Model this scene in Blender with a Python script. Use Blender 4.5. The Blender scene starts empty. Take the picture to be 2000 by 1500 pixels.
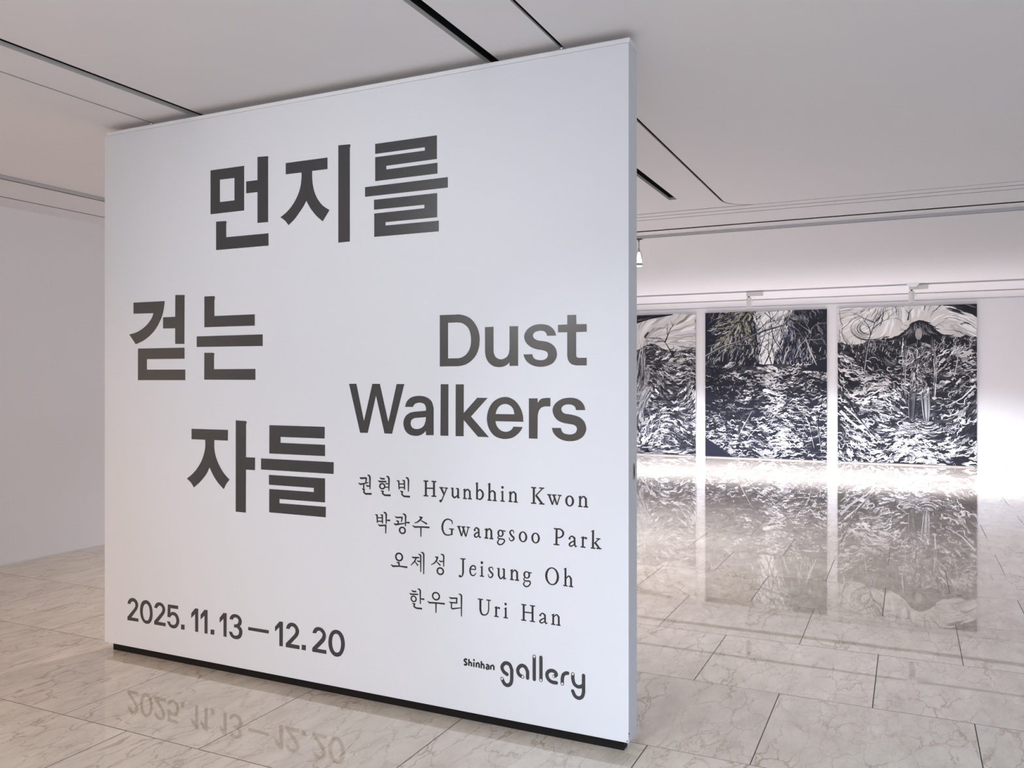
import bpy, bmesh, math, random
import numpy as np
from mathutils import Vector, Matrix
from mathutils.geometry import tessellate_polygon

R = math.radians
scene = bpy.context.scene
COL = scene.collection

# ------------------------------------------------------------------ camera
CAM_H = 1.465                      # eye height; +Y runs away from the lens along the tile joints
F_PX, HORIZON, YAW = 1631.0, 742.0, 25.405
cam = bpy.data.cameras.new('camera')
cam.sensor_width = 36.0
cam.lens = F_PX / 2000.0 * 36.0
cam.shift_y = (HORIZON - 750.0) / 2000.0
cam.clip_start, cam.clip_end = 0.05, 100
cam_ob = bpy.data.objects.new('camera', cam)
cam_ob.location = (0, 0, CAM_H)
cam_ob.rotation_euler = (R(90), 0, R(YAW))
COL.objects.link(cam_ob)
scene.camera = cam_ob

# ------------------------------------------------------------------ room sizes
XL, XR, YB, YF, CEIL = -6.46, 4.6, -4.6, 15.9, 2.835

# ------------------------------------------------------------------ world, exposure
world = bpy.data.worlds.new('world')
scene.world = world
world.use_nodes = True
world.node_tree.nodes['Background'].inputs[0].default_value = (0.80, 0.87, 1.0, 1)
world.node_tree.nodes['Background'].inputs[1].default_value = 0.35
vs = scene.view_settings
vs.view_transform = 'Standard'
vs.look = 'None'
vs.gamma = 1.0
vs.use_curve_mapping = False
vs.exposure = 0.42

# ------------------------------------------------------------------ large lights
def area(name, loc, rot, sx, sy, power, col, spread=180):
    l = bpy.data.lights.new(name, 'AREA')
    l.shape = 'RECTANGLE'
    l.size, l.size_y, l.energy, l.color = sx, sy, power, col
    l.spread = R(spread)
    o = bpy.data.objects.new(name, l)
    o.location, o.rotation_euler = loc, rot
    COL.objects.link(o)
    return o

def spot(name, loc, target, power, col, angle=70, blend=0.6, radius=0.04):
    l = bpy.data.lights.new(name, 'SPOT')
    l.energy, l.color, l.spot_size, l.spot_blend, l.shadow_soft_size = power, col, R(angle), blend, radius
    o = bpy.data.objects.new(name, l)
    o.location = loc
    d = Vector(target) - Vector(loc)
    o.rotation_euler = d.to_track_quat('-Z', 'Y').to_euler()
    COL.objects.link(o)
    return o

# unseen cool daylight source behind the camera on its right, warm fill added on its left
area('unseen_daylight', (1.2, YB + 0.05, 1.45), (R(90), 0, 0), 4.2, 2.5, 140, (0.70, 0.84, 1.0))
area('added_warm_fill', (-3.6, YB + 0.05, 1.45), (R(90), 0, 0), 4.8, 2.5, 28, (1.0, 0.80, 0.58))
# unseen spots above the foyer: two on the panel, one casting its floor shadow
spot('unseen_spot', (-3.32, -1.36, 2.78), (-2.45, 3.1, 1.65), 125, (0.93, 0.95, 1.0), 46, 1.0, 0.03)
spot('unseen_spot', (-1.62, -1.10, 2.78), (-2.05, 3.1, 1.70), 28, (0.92, 0.95, 1.0), 50, 1.0, 0.03)
spot('unseen_spot', (-2.60, 0.0, 2.80), (0.0, 4.3, 0.0), 105, (0.82, 0.90, 1.0), 36, 1.0, 0.02)
spot('unseen_spot', (-5.7, -0.6, 2.78), (-5.6, 1.4, 0.0), 200, (1.0, 0.62, 0.32), 100, 0.9, 0.03)  # added warm fill for the left side
spot('unseen_spot', (-1.62, -1.1, 2.78), (-1.60, -0.3, 0.0), 330, (1.0, 0.94, 0.90), 118, 0.9, 0.03)  # added down fill, bounces off the floor to the ceiling
spot('unseen_spot', (0.9, -0.2, 2.78), (1.3, 1.1, 0.0), 320, (0.60, 0.79, 1.0), 112, 0.9, 0.03)  # added cool fill for the right-hand floor
spot('unseen_spot', (1.3, 1.5, 2.78), (0.55, 3.9, 0.0), 80, (0.68, 0.83, 1.0), 62, 1.0, 0.03)  # added cool fill for the floor right of the partition
# added fill spot hidden behind the partition, brightens the floor there
spot('unseen_spot', (-3.32, 5.4, 2.78), (-3.2, 5.6, 0.0), 210, (1.0, 0.89, 0.84), 130, 0.9, 0.03)

# ------------------------------------------------------------------ helpers
def nodes_of(name):
    m = bpy.data.materials.new(name)
    m.use_nodes = True
    nt = m.node_tree
    return m, nt, nt.nodes['Principled BSDF']

def N(nt, t, **kw):
    n = nt.nodes.new(t)
    for k, v in kw.items():
        setattr(n, k, v)
    return n

def plain(name, col, rough=0.5, spec=0.5, metal=0.0, bump=0.0, bscale=200.0, var=0.0):
    m, nt, b = nodes_of(name)
    b.inputs['Base Color'].default_value = (*col, 1)
    b.inputs['Roughness'].default_value = rough
    b.inputs['Specular IOR Level'].default_value = spec
    b.inputs['Metallic'].default_value = metal
    tc = N(nt, 'ShaderNodeTexCoord')
    if bump:
        no = N(nt, 'ShaderNodeTexNoise')
        no.inputs['Scale'].default_value = bscale
        no.inputs['Detail'].default_value = 3
        nt.links.new(tc.outputs['Object'], no.inputs['Vector'])
        bu = N(nt, 'ShaderNodeBump')
        bu.inputs['Strength'].default_value = bump
        bu.inputs['Distance'].default_value = 0.002
        nt.links.new(no.outputs['Fac'], bu.inputs['Height'])
        nt.links.new(bu.outputs['Normal'], b.inputs['Normal'])
    if var:
        n2 = N(nt, 'ShaderNodeTexNoise')
        n2.inputs['Scale'].default_value = 1.3
        n2.inputs['Detail'].default_value = 4
        nt.links.new(tc.outputs['Object'], n2.inputs['Vector'])
        mx = N(nt, 'ShaderNodeMix', data_type='RGBA')
        mx.inputs[6].default_value = (*[c * (1 - var) for c in col], 1)
        mx.inputs[7].default_value = (*[min(1, c * (1 + var)) for c in col], 1)
        nt.links.new(n2.outputs['Fac'], mx.inputs[0])
        nt.links.new(mx.outputs[2], b.inputs['Base Color'])
    return m

def emit(name, col, power):
    m, nt, b = nodes_of(name)
    b.inputs['Base Color'].default_value = (*col, 1)
    b.inputs['Emission Color'].default_value = (*col, 1)
    b.inputs['Emission Strength'].default_value = power
    return m

def marble():
    m, nt, b = nodes_of('polished_beige_marble')
    L = nt.links.new
    tc = N(nt, 'ShaderNodeTexCoord')
    oi = N(nt, 'ShaderNodeObjectInfo')
    mul = N(nt, 'ShaderNodeMath', operation='MULTIPLY'); mul.inputs[1].default_value = 57.0
    L(oi.outputs['Random'], mul.inputs[0])
    cmb = N(nt, 'ShaderNodeCombineXYZ')
    L(mul.outputs[0], cmb.inputs[0]); L(mul.outputs[0], cmb.inputs[1])
    add = N(nt, 'ShaderNodeVectorMath', operation='ADD')
    L(tc.outputs['Object'], add.inputs[0]); L(cmb.outputs[0], add.inputs[1])
    # stretch the figure along Y (the sawn direction of the slabs)
    mp = N(nt, 'ShaderNodeMapping'); mp.inputs['Scale'].default_value = (1.0, 0.42, 1.0)
    mp.inputs['Rotation'].default_value = (0, 0, R(9))
    L(add.outputs[0], mp.inputs['Vector'])
    def noise(scale, detail, src=None, rough=0.6):
        n = N(nt, 'ShaderNodeTexNoise')
        n.inputs['Scale'].default_value = scale; n.inputs['Detail'].default_value = detail
        n.inputs['Roughness'].default_value = rough
        L((src or mp.outputs[0]), n.inputs['Vector'])
        return n
    warp = noise(5.0, 5)
    w2 = N(nt, 'ShaderNodeVectorMath', operation='MULTIPLY_ADD')
    L(warp.outputs['Color'], w2.inputs[0]); w2.inputs[1].default_value = (0.20, 0.24, 0.0)
    L(mp.outputs[0], w2.inputs[2])
    fine = noise(26.0, 4)
    w3 = N(nt, 'ShaderNodeVectorMath', operation='MULTIPLY_ADD')
    L(fine.outputs['Color'], w3.inputs[0]); w3.inputs[1].default_value = (0.05, 0.05, 0.0)
    L(w2.outputs[0], w3.inputs[2])
    def veins(scale, width):
        v = N(nt, 'ShaderNodeTexVoronoi', feature='DISTANCE_TO_EDGE')
        v.inputs['Scale'].default_value = scale
        L(w3.outputs[0], v.inputs['Vector'])
        r = N(nt, 'ShaderNodeMapRange'); r.inputs['From Min'].default_value = 0.0
        r.inputs['From Max'].default_value = width
        r.inputs['To Min'].default_value = 1.0; r.inputs['To Max'].default_value = 0.0
        L(v.outputs['Distance'], r.inputs['Value'])
        return r.outputs['Result']
    v1, v2 = veins(9.0, 0.034), veins(21.0, 0.05)
    mask = noise(3.2, 3)
    mr = N(nt, 'ShaderNodeMapRange'); mr.inputs['From Min'].default_value = 0.36; mr.inputs['From Max'].default_value = 0.60
    L(mask.outputs['Fac'], mr.inputs['Value'])
    k1 = N(nt, 'ShaderNodeMath', operation='MULTIPLY'); L(v1, k1.inputs[0]); L(mr.outputs[0], k1.inputs[1])
    mask2 = noise(4.1, 2)
    mr2 = N(nt, 'ShaderNodeMapRange'); mr2.inputs['From Min'].default_value = 0.42; mr2.inputs['From Max'].default_value = 0.66
    L(mask2.outputs['Color'], mr2.inputs['Value'])
    k2 = N(nt, 'ShaderNodeMath', operation='MULTIPLY'); L(v2, k2.inputs[0]); L(mr2.outputs[0], k2.inputs[1])
    k2b = N(nt, 'ShaderNodeMath', operation='MULTIPLY'); L(k2.outputs[0], k2b.inputs[0]); k2b.inputs[1].default_value = 0.6
    vein = N(nt, 'ShaderNodeMath', operation='MAXIMUM'); L(k1.outputs[0], vein.inputs[0]); L(k2b.outputs[0], vein.inputs[1])
    cloud = noise(9.0, 6, None, 0.65)
    ramp = N(nt, 'ShaderNodeValToRGB')
    ramp.color_ramp.elements[0].position = 0.30; ramp.color_ramp.elements[0].color = (*MARBLE_D, 1)
    ramp.color_ramp.elements[1].position = 0.72; ramp.color_ramp.elements[1].color = (*MARBLE_L, 1)
    L(cloud.outputs['Fac'], ramp.inputs[0])
    mx = N(nt, 'ShaderNodeMix', data_type='RGBA'); mx.inputs[7].default_value = (*MARBLE_V, 1)
    vs_ = N(nt, 'ShaderNodeMath', operation='MULTIPLY'); L(vein.outputs[0], vs_.inputs[0]); vs_.inputs[1].default_value = 0.75
    L(vs_.outputs[0], mx.inputs[0]); L(ramp.outputs[0], mx.inputs[6])
    # small pale shell flecks
    fl = N(nt, 'ShaderNodeTexNoise'); fl.inputs['Scale'].default_value = 60; fl.inputs['Detail'].default_value = 2
    L(mp.outputs[0], fl.inputs['Vector'])
    fr = N(nt, 'ShaderNodeMapRange'); fr.inputs['From Min'].default_value = 0.66; fr.inputs['From Max'].default_value = 0.74
    fr.inputs['To Max'].default_value = 0.35
    L(fl.outputs['Fac'], fr.inputs['Value'])
    mx2 = N(nt, 'ShaderNodeMix', data_type='RGBA'); mx2.inputs[7].default_value = (0.74, 0.68, 0.61, 1)
    L(fr.outputs[0], mx2.inputs[0]); L(mx.outputs[2], mx2.inputs[6])
    # slab to slab tone
    tv = N(nt, 'ShaderNodeMapRange'); tv.inputs['To Min'].default_value = 0.94; tv.inputs['To Max'].default_value = 1.05
    L(oi.outputs['Random'], tv.inputs['Value'])
    fin = N(nt, 'ShaderNodeVectorMath', operation='SCALE')
    L(mx2.outputs[2], fin.inputs[0]); L(tv.outputs[0], fin.inputs['Scale'])
    L(fin.outputs[0], b.inputs['Base Color'])
    b.inputs['IOR'].default_value = MARBLE_IOR
    b.inputs['Roughness'].default_value = 0.014
    return m

MARBLE_D, MARBLE_L, MARBLE_V, MARBLE_IOR = (0.49, 0.43, 0.36), (0.66, 0.595, 0.52), (0.27, 0.18, 0.115), 1.95

MAT = {
    'wall': plain('white_wall_paint', (0.78, 0.77, 0.79), 0.65, 0.3, bump=0.05, bscale=260),
    'ceiling': plain('white_ceiling_paint', (0.755, 0.75, 0.785), 0.8, 0.2, bump=0.04, bscale=240),
    'panel': plain('white_partition_paint', (0.675, 0.685, 0.725), 0.45, 0.35, bump=0.10, bscale=420),
    'trim': plain('pale_aluminium_trim', (0.70, 0.71, 0.74), 0.4, 0.5),
    'lip': plain('beige_seal_lip', (0.62, 0.56, 0.50), 0.6),
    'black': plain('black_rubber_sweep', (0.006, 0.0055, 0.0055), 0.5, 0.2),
    'cavity': plain('black_slot_lining', (0.010, 0.009, 0.010), 0.6, 0.3),
    'reveal': plain('shaded_reveal_paint', (0.60, 0.58, 0.55), 0.7),  # white reveal paint darkened for the shade inside the slots
    'vinyl': plain('charcoal_vinyl_film', (0.029, 0.031, 0.035), 0.27, 0.8, bump=0.12, bscale=320),
    'ink': plain('black_vinyl_film', (0.012, 0.011, 0.011), 0.4, 0.5),
    'inlay': plain('white_vinyl_spot', (0.685, 0.69, 0.725), 0.45, 0.35),
    'grout': plain('dark_joint_filler', (0.05, 0.047, 0.045), 0.8),
    'track': plain('grey_track_profile', (0.46, 0.46, 0.48), 0.4, 0.5),
    'whitemetal': plain('white_powder_coat', (0.72, 0.71, 0.69), 0.45, 0.4),
    'dark': plain('dark_metal', (0.05, 0.05, 0.055), 0.4, 0.5),
    'chrome': plain('brushed_steel', (0.55, 0.54, 0.52), 0.3, 0.5, metal=0.9),
    'canvas': plain('raw_canvas', (0.62, 0.60, 0.57), 0.8, bump=0.2, bscale=600),
    'ledge': plain('pale_wood_batten', (0.50, 0.44, 0.39), 0.6),
    'lamp': emit('lit_lamp_face', (1.0, 0.97, 0.95), 18.0),
    'marble': marble(),
}

def tag(o, label=None, cat=None, group=None, kind=None):
    if label: o['label'] = label
    if cat: o['category'] = cat
    if group: o['group'] = group
    if kind: o['kind'] = kind
    return o

def obj(name, me, mat, parent=None, loc=None):
    o = bpy.data.objects.new(name, me)
    COL.objects.link(o)
    if mat is not None and not me.materials:
        me.materials.append(MAT[mat] if isinstance(mat, str) else mat)
    if parent is not None: o.parent = parent
    if loc: o.location = loc
    return o

def empty(name, loc=(0, 0, 0)):
    o = bpy.data.objects.new(name, None)
    o.location = loc
    o.empty_display_size = 0.1
    COL.objects.link(o)
    return o

def mesh_from(bm, name, smooth=False):
    me = bpy.data.meshes.new(name)
    bm.normal_update()
    bm.to_mesh(me); bm.free()
    if smooth:
        for p in me.polygons: p.use_smooth = True
    return me

def add_box(bm, x0, x1, y0, y1, z0, z1):
    v = [bm.verts.new(p) for p in ((x0,y0,z0),(x1,y0,z0),(x1,y1,z0),(x0,y1,z0),(x0,y0,z1),(x1,y0,z1),(x1,y1,z1),(x0,y1,z1))]
    return [bm.faces.new([v[i] for i in f]) for f in ((0,3,2,1),(4,5,6,7),(0,1,5,4),(1,2,6,5),(2,3,7,6),(3,0,4,7))]

def box(name, b, mat, parent=None, bevel=0.0, seg=2):
    bm = bmesh.new()
    add_box(bm, *b)
    if bevel:
        bmesh.ops.bevel(bm, geom=bm.edges[:], offset=bevel, segments=seg, affect='EDGES', profile=0.6)
    return obj(name, mesh_from(bm, name), mat, parent)

def lathe(name, prof, mat, parent=None, seg=24, loc=None, smooth=True, cap=True):
    """profile of (radius, z) turned about Z"""
    bm = bmesh.new()
    rings = [[bm.verts.new((r * math.cos(2*math.pi*k/seg), r * math.sin(2*math.pi*k/seg), z)) for k in range(seg)] for r, z in prof]
    for a, b in zip(rings, rings[1:]):
        for k in range(seg):
            bm.faces.new((a[k], a[(k+1) % seg], b[(k+1) % seg], b[k]))
    if cap:
        bm.faces.new(list(reversed(rings[0]))); bm.faces.new(rings[-1])
    bmesh.ops.recalc_face_normals(bm, faces=bm.faces[:])
    return obj(name, mesh_from(bm, name, smooth), mat, parent, loc)

def tube(name, pts, r, mat, parent=None, seg=8, loc=None):
    bm = bmesh.new()
    P = [Vector(p) for p in pts]
    rings = []
    for i, p in enumerate(P):
        d = (P[min(i+1, len(P)-1)] - P[max(i-1, 0)]).normalized()
        u = d.orthogonal().normalized(); w = d.cross(u)
        if rings:                                    # keep frames aligned
            u = (pu - d * pu.dot(d)).normalized(); w = d.cross(u)
        pu = u
        rings.append([bm.verts.new(p + (u*math.cos(2*math.pi*k/seg) + w*math.sin(2*math.pi*k/seg)) * r) for k in range(seg)])
    for a, b in zip(rings, rings[1:]):
        for k in range(seg):
            bm.faces.new((a[k], a[(k+1) % seg], b[(k+1) % seg], b[k]))
    bm.faces.new(list(reversed(rings[0]))); bm.faces.new(rings[-1])
    bmesh.ops.recalc_face_normals(bm, faces=bm.faces[:])
    return obj(name, mesh_from(bm, name, True), mat, parent, loc)

# ================================================================== floor of marble slabs
T, GAP = 0.80, 0.0036
TX0, TY0 = -0.546, 4.0595
floor = box('floor', (XL, XR, YB, YF, -0.10, -0.0004), 'grout')
tag(floor, 'beige veined polished marble slab floor laid in half bond', kind='structure')

def tile_mesh(w, d):
    bm = bmesh.new()
    c = 0.0008
    lo = [bm.verts.new(p) for p in ((0,0,-0.012),(w,0,-0.012),(w,d,-0.012),(0,d,-0.012))]
    mi = [bm.verts.new((x, y, -c*0.7)) for x, y in ((0,0),(w,0),(w,d),(0,d))]
    hi = [bm.verts.new(p) for p in ((c,c,0),(w-c,c,0),(w-c,d-c,0),(c,d-c,0))]
    bm.faces.new(hi)
    for k in range(4):
        n = (k+1) % 4
        bm.faces.new((mi[k], mi[n], hi[n], hi[k])); bm.faces.new((lo[k], lo[n], mi[n], mi[k]))
    return bm

def in_view(x, y):
    c, s = math.cos(R(YAW)), math.sin(R(YAW))
    z = -x*s + y*c
    if z < 0.3: return False
    px, py = 1000 + F_PX*(x*c + y*s)/z, HORIZON + F_PX*CAM_H/z
    return -20 < px < 2020 and py < 1520

tile_cache = {}
rest = bmesh.new()
rng = random.Random(4)
for r in range(-12, 17):
    y0 = TY0 + (r-1)*T; y1 = y0 + T
    off = 0.0 if r % 2 == 0 else 0.5
    a, b = max(y0, YB), min(y1, YF)
    if b - a < 0.03: continue
    for k in range(-9, 9):
        x0 = TX0 + (k+off)*T; x1 = x0 + T
        c_, d_ = max(x0, XL), min(x1, XR)
        if d_ - c_ < 0.03: continue
        w, d = round(d_-c_-GAP, 4), round(b-a-GAP, 4)
        vis = any(in_view(c_ + (d_-c_)*i/4, a + (b-a)*j/4) for i in range(5) for j in range(5))
        # slabs wholly behind the partition are not in view
        if vis:
            key = (w, d)
            if key not in tile_cache:
                me = mesh_from(tile_mesh(w, d), 'tile'); me.materials.append(MAT['marble']); tile_cache[key] = me
            o = obj('tile', tile_cache[key], None, floor, (c_ + GAP/2, a + GAP/2, rng.uniform(-0.00025, 0.00025)))
        else:
            bm = tile_mesh(w, d)
            bmesh.ops.translate(bm, verts=bm.verts[:], vec=(c_ + GAP/2, a + GAP/2, 0))
            me = bpy.data.meshes.new('tmp'); bm.to_mesh(me); bm.free(); rest.from_mesh(me); bpy.data.meshes.remove(me)
tag(obj('tile_field', mesh_from(rest, 'tile_field'), 'marble', floor), kind='stuff')

# ================================================================== walls
def wall(name, b, label):
    return tag(box(name, b, 'wall'), label, kind='structure')
wall('wall_far', (XL-0.15, XR+0.15, YF, YF+0.15, -0.1, CEIL+0.15), 'white far wall behind the three large paintings')
wall('wall_left', (XL-0.15, XL, YB-0.15, YF, -0.1, CEIL+0.15), 'white left side wall running back past the partition')
wall('wall_back', (XL, XR, YB-0.15, YB, -0.1, CEIL+0.15), 'white wall behind the camera')
wall('wall_right', (XR, XR+0.15, YB-0.15, YF, -0.1, CEIL+0.15), 'white right side wall of the room')
# grey strip added for the shadow line where the far wall meets the ceiling
tag(box('shadow_strip', (XL, XR, YF-0.006, YF, CEIL-0.016, CEIL), 'track'), kind='structure')
# thin white skirting line where the left wall meets the floor
tag(box('baseboard_left', (XL, XL+0.008, YB, YF, 0.0, 0.012), 'whitemetal'), kind='structure')

# ================================================================== ceiling with slots and grooves
def strip_poly(path, widths):
    """outline of a ribbon along a 2D path"""
    P = [Vector((p[0], p[1])) for p in path]
    Lf, Rt = [], []
    for i, p in enumerate(P):
        d = (P[min(i+1, len(P)-1)] - P[max(i-1, 0)]).normalized()
        n = Vector((-d.y, d.x)) * widths[i] / 2
        Lf.append(p + n); Rt.append(p - n)
    return Lf + Rt[::-1]

def rect(x0, x1, y0, y1):
    return [Vector(p) for p in ((x0, y0), (x1, y0), (x1, y1), (x0, y1))]

SLOT_END, GR1 = 6.265, 6.703
curve = [(-1.291, YB+0.3), (-1.291, 3.0), (-1.291, 6.44)]
for k in range(1, 11):
    a_ = math.pi/2 * k/10
    curve.append((-1.291 + 0.25*(1-math.cos(a_)), 6.453 + 0.25*math.sin(a_)))
curve += [(-0.6, GR1), (1.6, GR1), (XR-0.1, GR1)]
wd = [0.018]*3 + [0.018 - 0.004*k/10 for k in range(1, 11)] + [0.014]*3
SLOTS = [  # outline, reveal height, cavity height, kind
    (rect(-1.649, -1.587, YB+0.3, SLOT_END), 0.020, 0.12),
    (rect(-3.358, -3.292, YB+0.3, SLOT_END), 0.020, 0.12),
    (strip_poly(curve, wd), 0.009, 0.08),
    (rect(-3.652, -3.637, YB+0.3, 6.44), 0.009, 0.08),
    (rect(-5.90, -1.085, GR1-0.007, GR1+0.007), 0.001, 0.03),
    (rect(-5.90, XR-0.1, 6.836-0.007, 6.836+0.007), 0.001, 0.03),
    (rect(-5.90, XR-0.1, 6.968-0.007, 6.968+0.007), 0.001, 0.03),
    (rect(-5.30, XR-0.1, 7.458, 7.514), 0.002, 0.06),
    (rect(-5.98, XR-0.1, 14.60, 14.78), 0.020, 0.30),
    (rect(-6.138, -6.117, YB+0.3, YF-0.6), 0.001, 0.03),
]
outer = rect(XL, XR, YB, YF)
loops = [[Vector((p.x, p.y, 0)) for p in lp] for lp in [outer] + [s[0] for s in SLOTS]]
flat = [p for lp in loops for p in lp]
tris = tessellate_polygon(loops)
me = bpy.data.meshes.new('ceiling')
me.from_pydata([(p.x, p.y, CEIL) for p in flat], [], [tuple(t) for t in tris])
bm = bmesh.new(); bm.from_mesh(me)
bmesh.ops.recalc_face_normals(bm, faces=bm.faces[:])
if bm.faces[0].normal.z > 0: bmesh.ops.reverse_faces(bm, faces=bm.faces[:])
bm.to_mesh(me); bm.free()
ceiling = tag(obj('ceiling', me, 'ceiling'), 'flat white ceiling cut by dark track slots and thin grooves', kind='structure')

def loop_walls(lp, z0, z1, cap):
    bm = bmesh.new()
    a = [bm.verts.new((p.x, p.y, z0)) for p in lp]; b = [bm.verts.new((p.x, p.y, z1)) for p in lp]
    for k in range(len(lp)):
        n = (k+1) % len(lp)
        bm.faces.new((a[k], a[n], b[n], b[k]))
    if cap:
        for t in tessellate_polygon([[Vector((p.x, p.y, 0)) for p in lp]]):
            bm.faces.new([b[i] for i in t])
    return bm
for lp, rev, cav in SLOTS:
    c_ = obj('slot_reveal', mesh_from(loop_walls(lp, CEIL, CEIL+rev, False), 'slot_reveal'), 'reveal', ceiling)
    brown = abs(lp[0].y - 14.60) < 0.01
    obj('slot_cavity', mesh_from(loop_walls(lp, CEIL+rev, CEIL+rev+cav, True), 'slot_cavity'), 'reveal' if brown else 'cavity', ceiling)
# an outer sheet closes the ceiling void
obj('ceiling_deck', mesh_from((lambda b: (add_box(b, XL-0.15, XR+0.15, YB-0.15, YF+0.15, CEIL+0.36, CEIL+0.42), b)[1])(bmesh.new()), 'ceiling_deck'), 'wall', ceiling)

# ================================================================== lighting tracks under the ceiling
def track(p0, p1, w, h, label):
    """surface track along X or Y; lower slot lined black"""
    root = empty('light_track', ((p0[0]+p1[0])/2, (p0[1]+p1[1])/2, CEIL))
    tag(root, label, 'light track')
    lx, ly = abs(p1[0]-p0[0])/2, abs(p1[1]-p0[1])/2
    if lx > ly: b, s = (-lx, lx, -w/2, w/2), (-lx, lx, -w*0.22, w*0.22)
    else: b, s = (-w/2, w/2, -ly, ly), (-w*0.22, w*0.22, -ly, ly)
    box('rail', (*b, -h, 0.0), 'track', root, 0.0015, 1)
    box('conductor_slot', (*s, -h-0.0006, -h+0.004), 'cavity', root)
    # end caps
    for sg in (-1, 1):
        if lx > ly: box('end_cap', (sg*lx-0.006, sg*lx+0.006, -w/2-0.001, w/2+0.001, -h-0.001, 0), 'whitemetal', root)
        else: box('end_cap', (-w/2-0.001, w/2+0.001, sg*ly-0.006, sg*ly+0.006, -h-0.001, 0), 'whitemetal', root)
    return root
track((-5.3, 7.72), (XR-0.2, 7.72), 0.036, 0.022, 'pale grey ceiling light track in the middle of the room, nearest the grooves')
track((-5.45, 13.2), (XR-0.2, 13.2), 0.036, 0.018, 'pale light track on the ceiling in front of the three paintings')
track((-5.48, YB+0.4), (-5.48, 12.9), 0.036, 0.024, 'brownish grey light track running along the left wall')

# ================================================================== cylinder spotlights in front of the paintings
def cyl_light(x, y, label, group, canopy=False, power=60):
    root = empty('track_spotlight', (x, y, CEIL - 0.018))
    tag(root, label, 'spotlight', group)
    box('adapter', (-0.035, 0.215, -0.028, 0.028, -0.066, -0.0012), 'whitemetal', root, 0.004)
    box('adapter_gasket', (-0.028, 0.21, -0.024, 0.024, -0.0014, -0.0008), 'dark', root)
    lathe('swivel', [(0.012, -0.082), (0.014, -0.074), (0.012, -0.064)], 'dark', root, 12)
    h = lathe('housing', [(0.033, -0.222), (0.033, -0.250), (0.036, -0.251), (0.038, -0.249), (0.038, -0.092), (0.036, -0.086), (0.026, -0.082), (0.010, -0.081)], 'whitemetal', root, 28)
    lathe('lens', [(0.030, -0.2245), (0.030, -0.2235)], 'canvas', root, 24)
    lathe('trim_ring', [(0.031, -0.253), (0.0375, -0.253), (0.0375, -0.247), (0.031, -0.247)], 'whitemetal', root, 24, cap=False)
    tube('safety_clip', [(0.038, 0, -0.13), (0.052, 0, -0.115), (0.056, 0, -0.135), (0.05, 0, -0.15), (0.066, 0, -0.158)], 0.004, 'trim', root)
    if canopy:
        bm = bmesh.new()
        t = [bm.verts.new(p) for p in ((-0.075,-0.12,0.017),(0.105,-0.12,0.017),(0.105,-0.02,0.017),(-0.075,-0.02,0.017))]
        l_ = [bm.verts.new(p) for p in ((-0.02,-0.07,-0.03),(0.06,-0.07,-0.03),(0.06,-0.02,-0.03),(-0.02,-0.02,-0.03))]
        bm.faces.new(t); bm.faces.new(l_[::-1])
        for k in range(4): bm.faces.new((l_[k], l_[(k+1) % 4], t[(k+1) % 4], t[k]))
        bmesh.ops.recalc_face_normals(bm, faces=bm.faces[:])
        obj('junction_cover', mesh_from(bm, 'junction_cover'), 'trim', root)
    l = bpy.data.lights.new('spotlight_beam', 'SPOT')
    l.energy, l.color, l.spot_size, l.spot_blend, l.shadow_soft_size = power, (0.85, 0.875, 1.0), R(112), 0.8, 0.016
    lo = bpy.data.objects.new('spotlight_beam', l)
    lo.location = (x, y, CEIL - 0.018 - 0.272)
    lo.rotation_euler = (R(15), 0, 0)
    COL.objects.link(lo)
    return root
g = 'cylinder spotlights on the far track'
FAR_P = 640
cyl_light(-2.226, 13.2, 'white cylinder spotlight hanging above the middle painting', g, power=FAR_P)
cyl_light(0.038, 13.2, 'white cylinder spotlight with grey junction cover above the right painting', g, True, power=FAR_P)
# two more of the row: one hidden behind the partition, one past the frame edge
for x_, p_ in ((-4.45, FAR_P), (2.30, FAR_P*0.45)):
    spot('spotlight_beam', (x_, 13.2, CEIL-0.29), (x_, 13.2+0.637, 0.0), p_, (0.85, 0.875, 1.0), 112, 0.8, 0.016)

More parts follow.
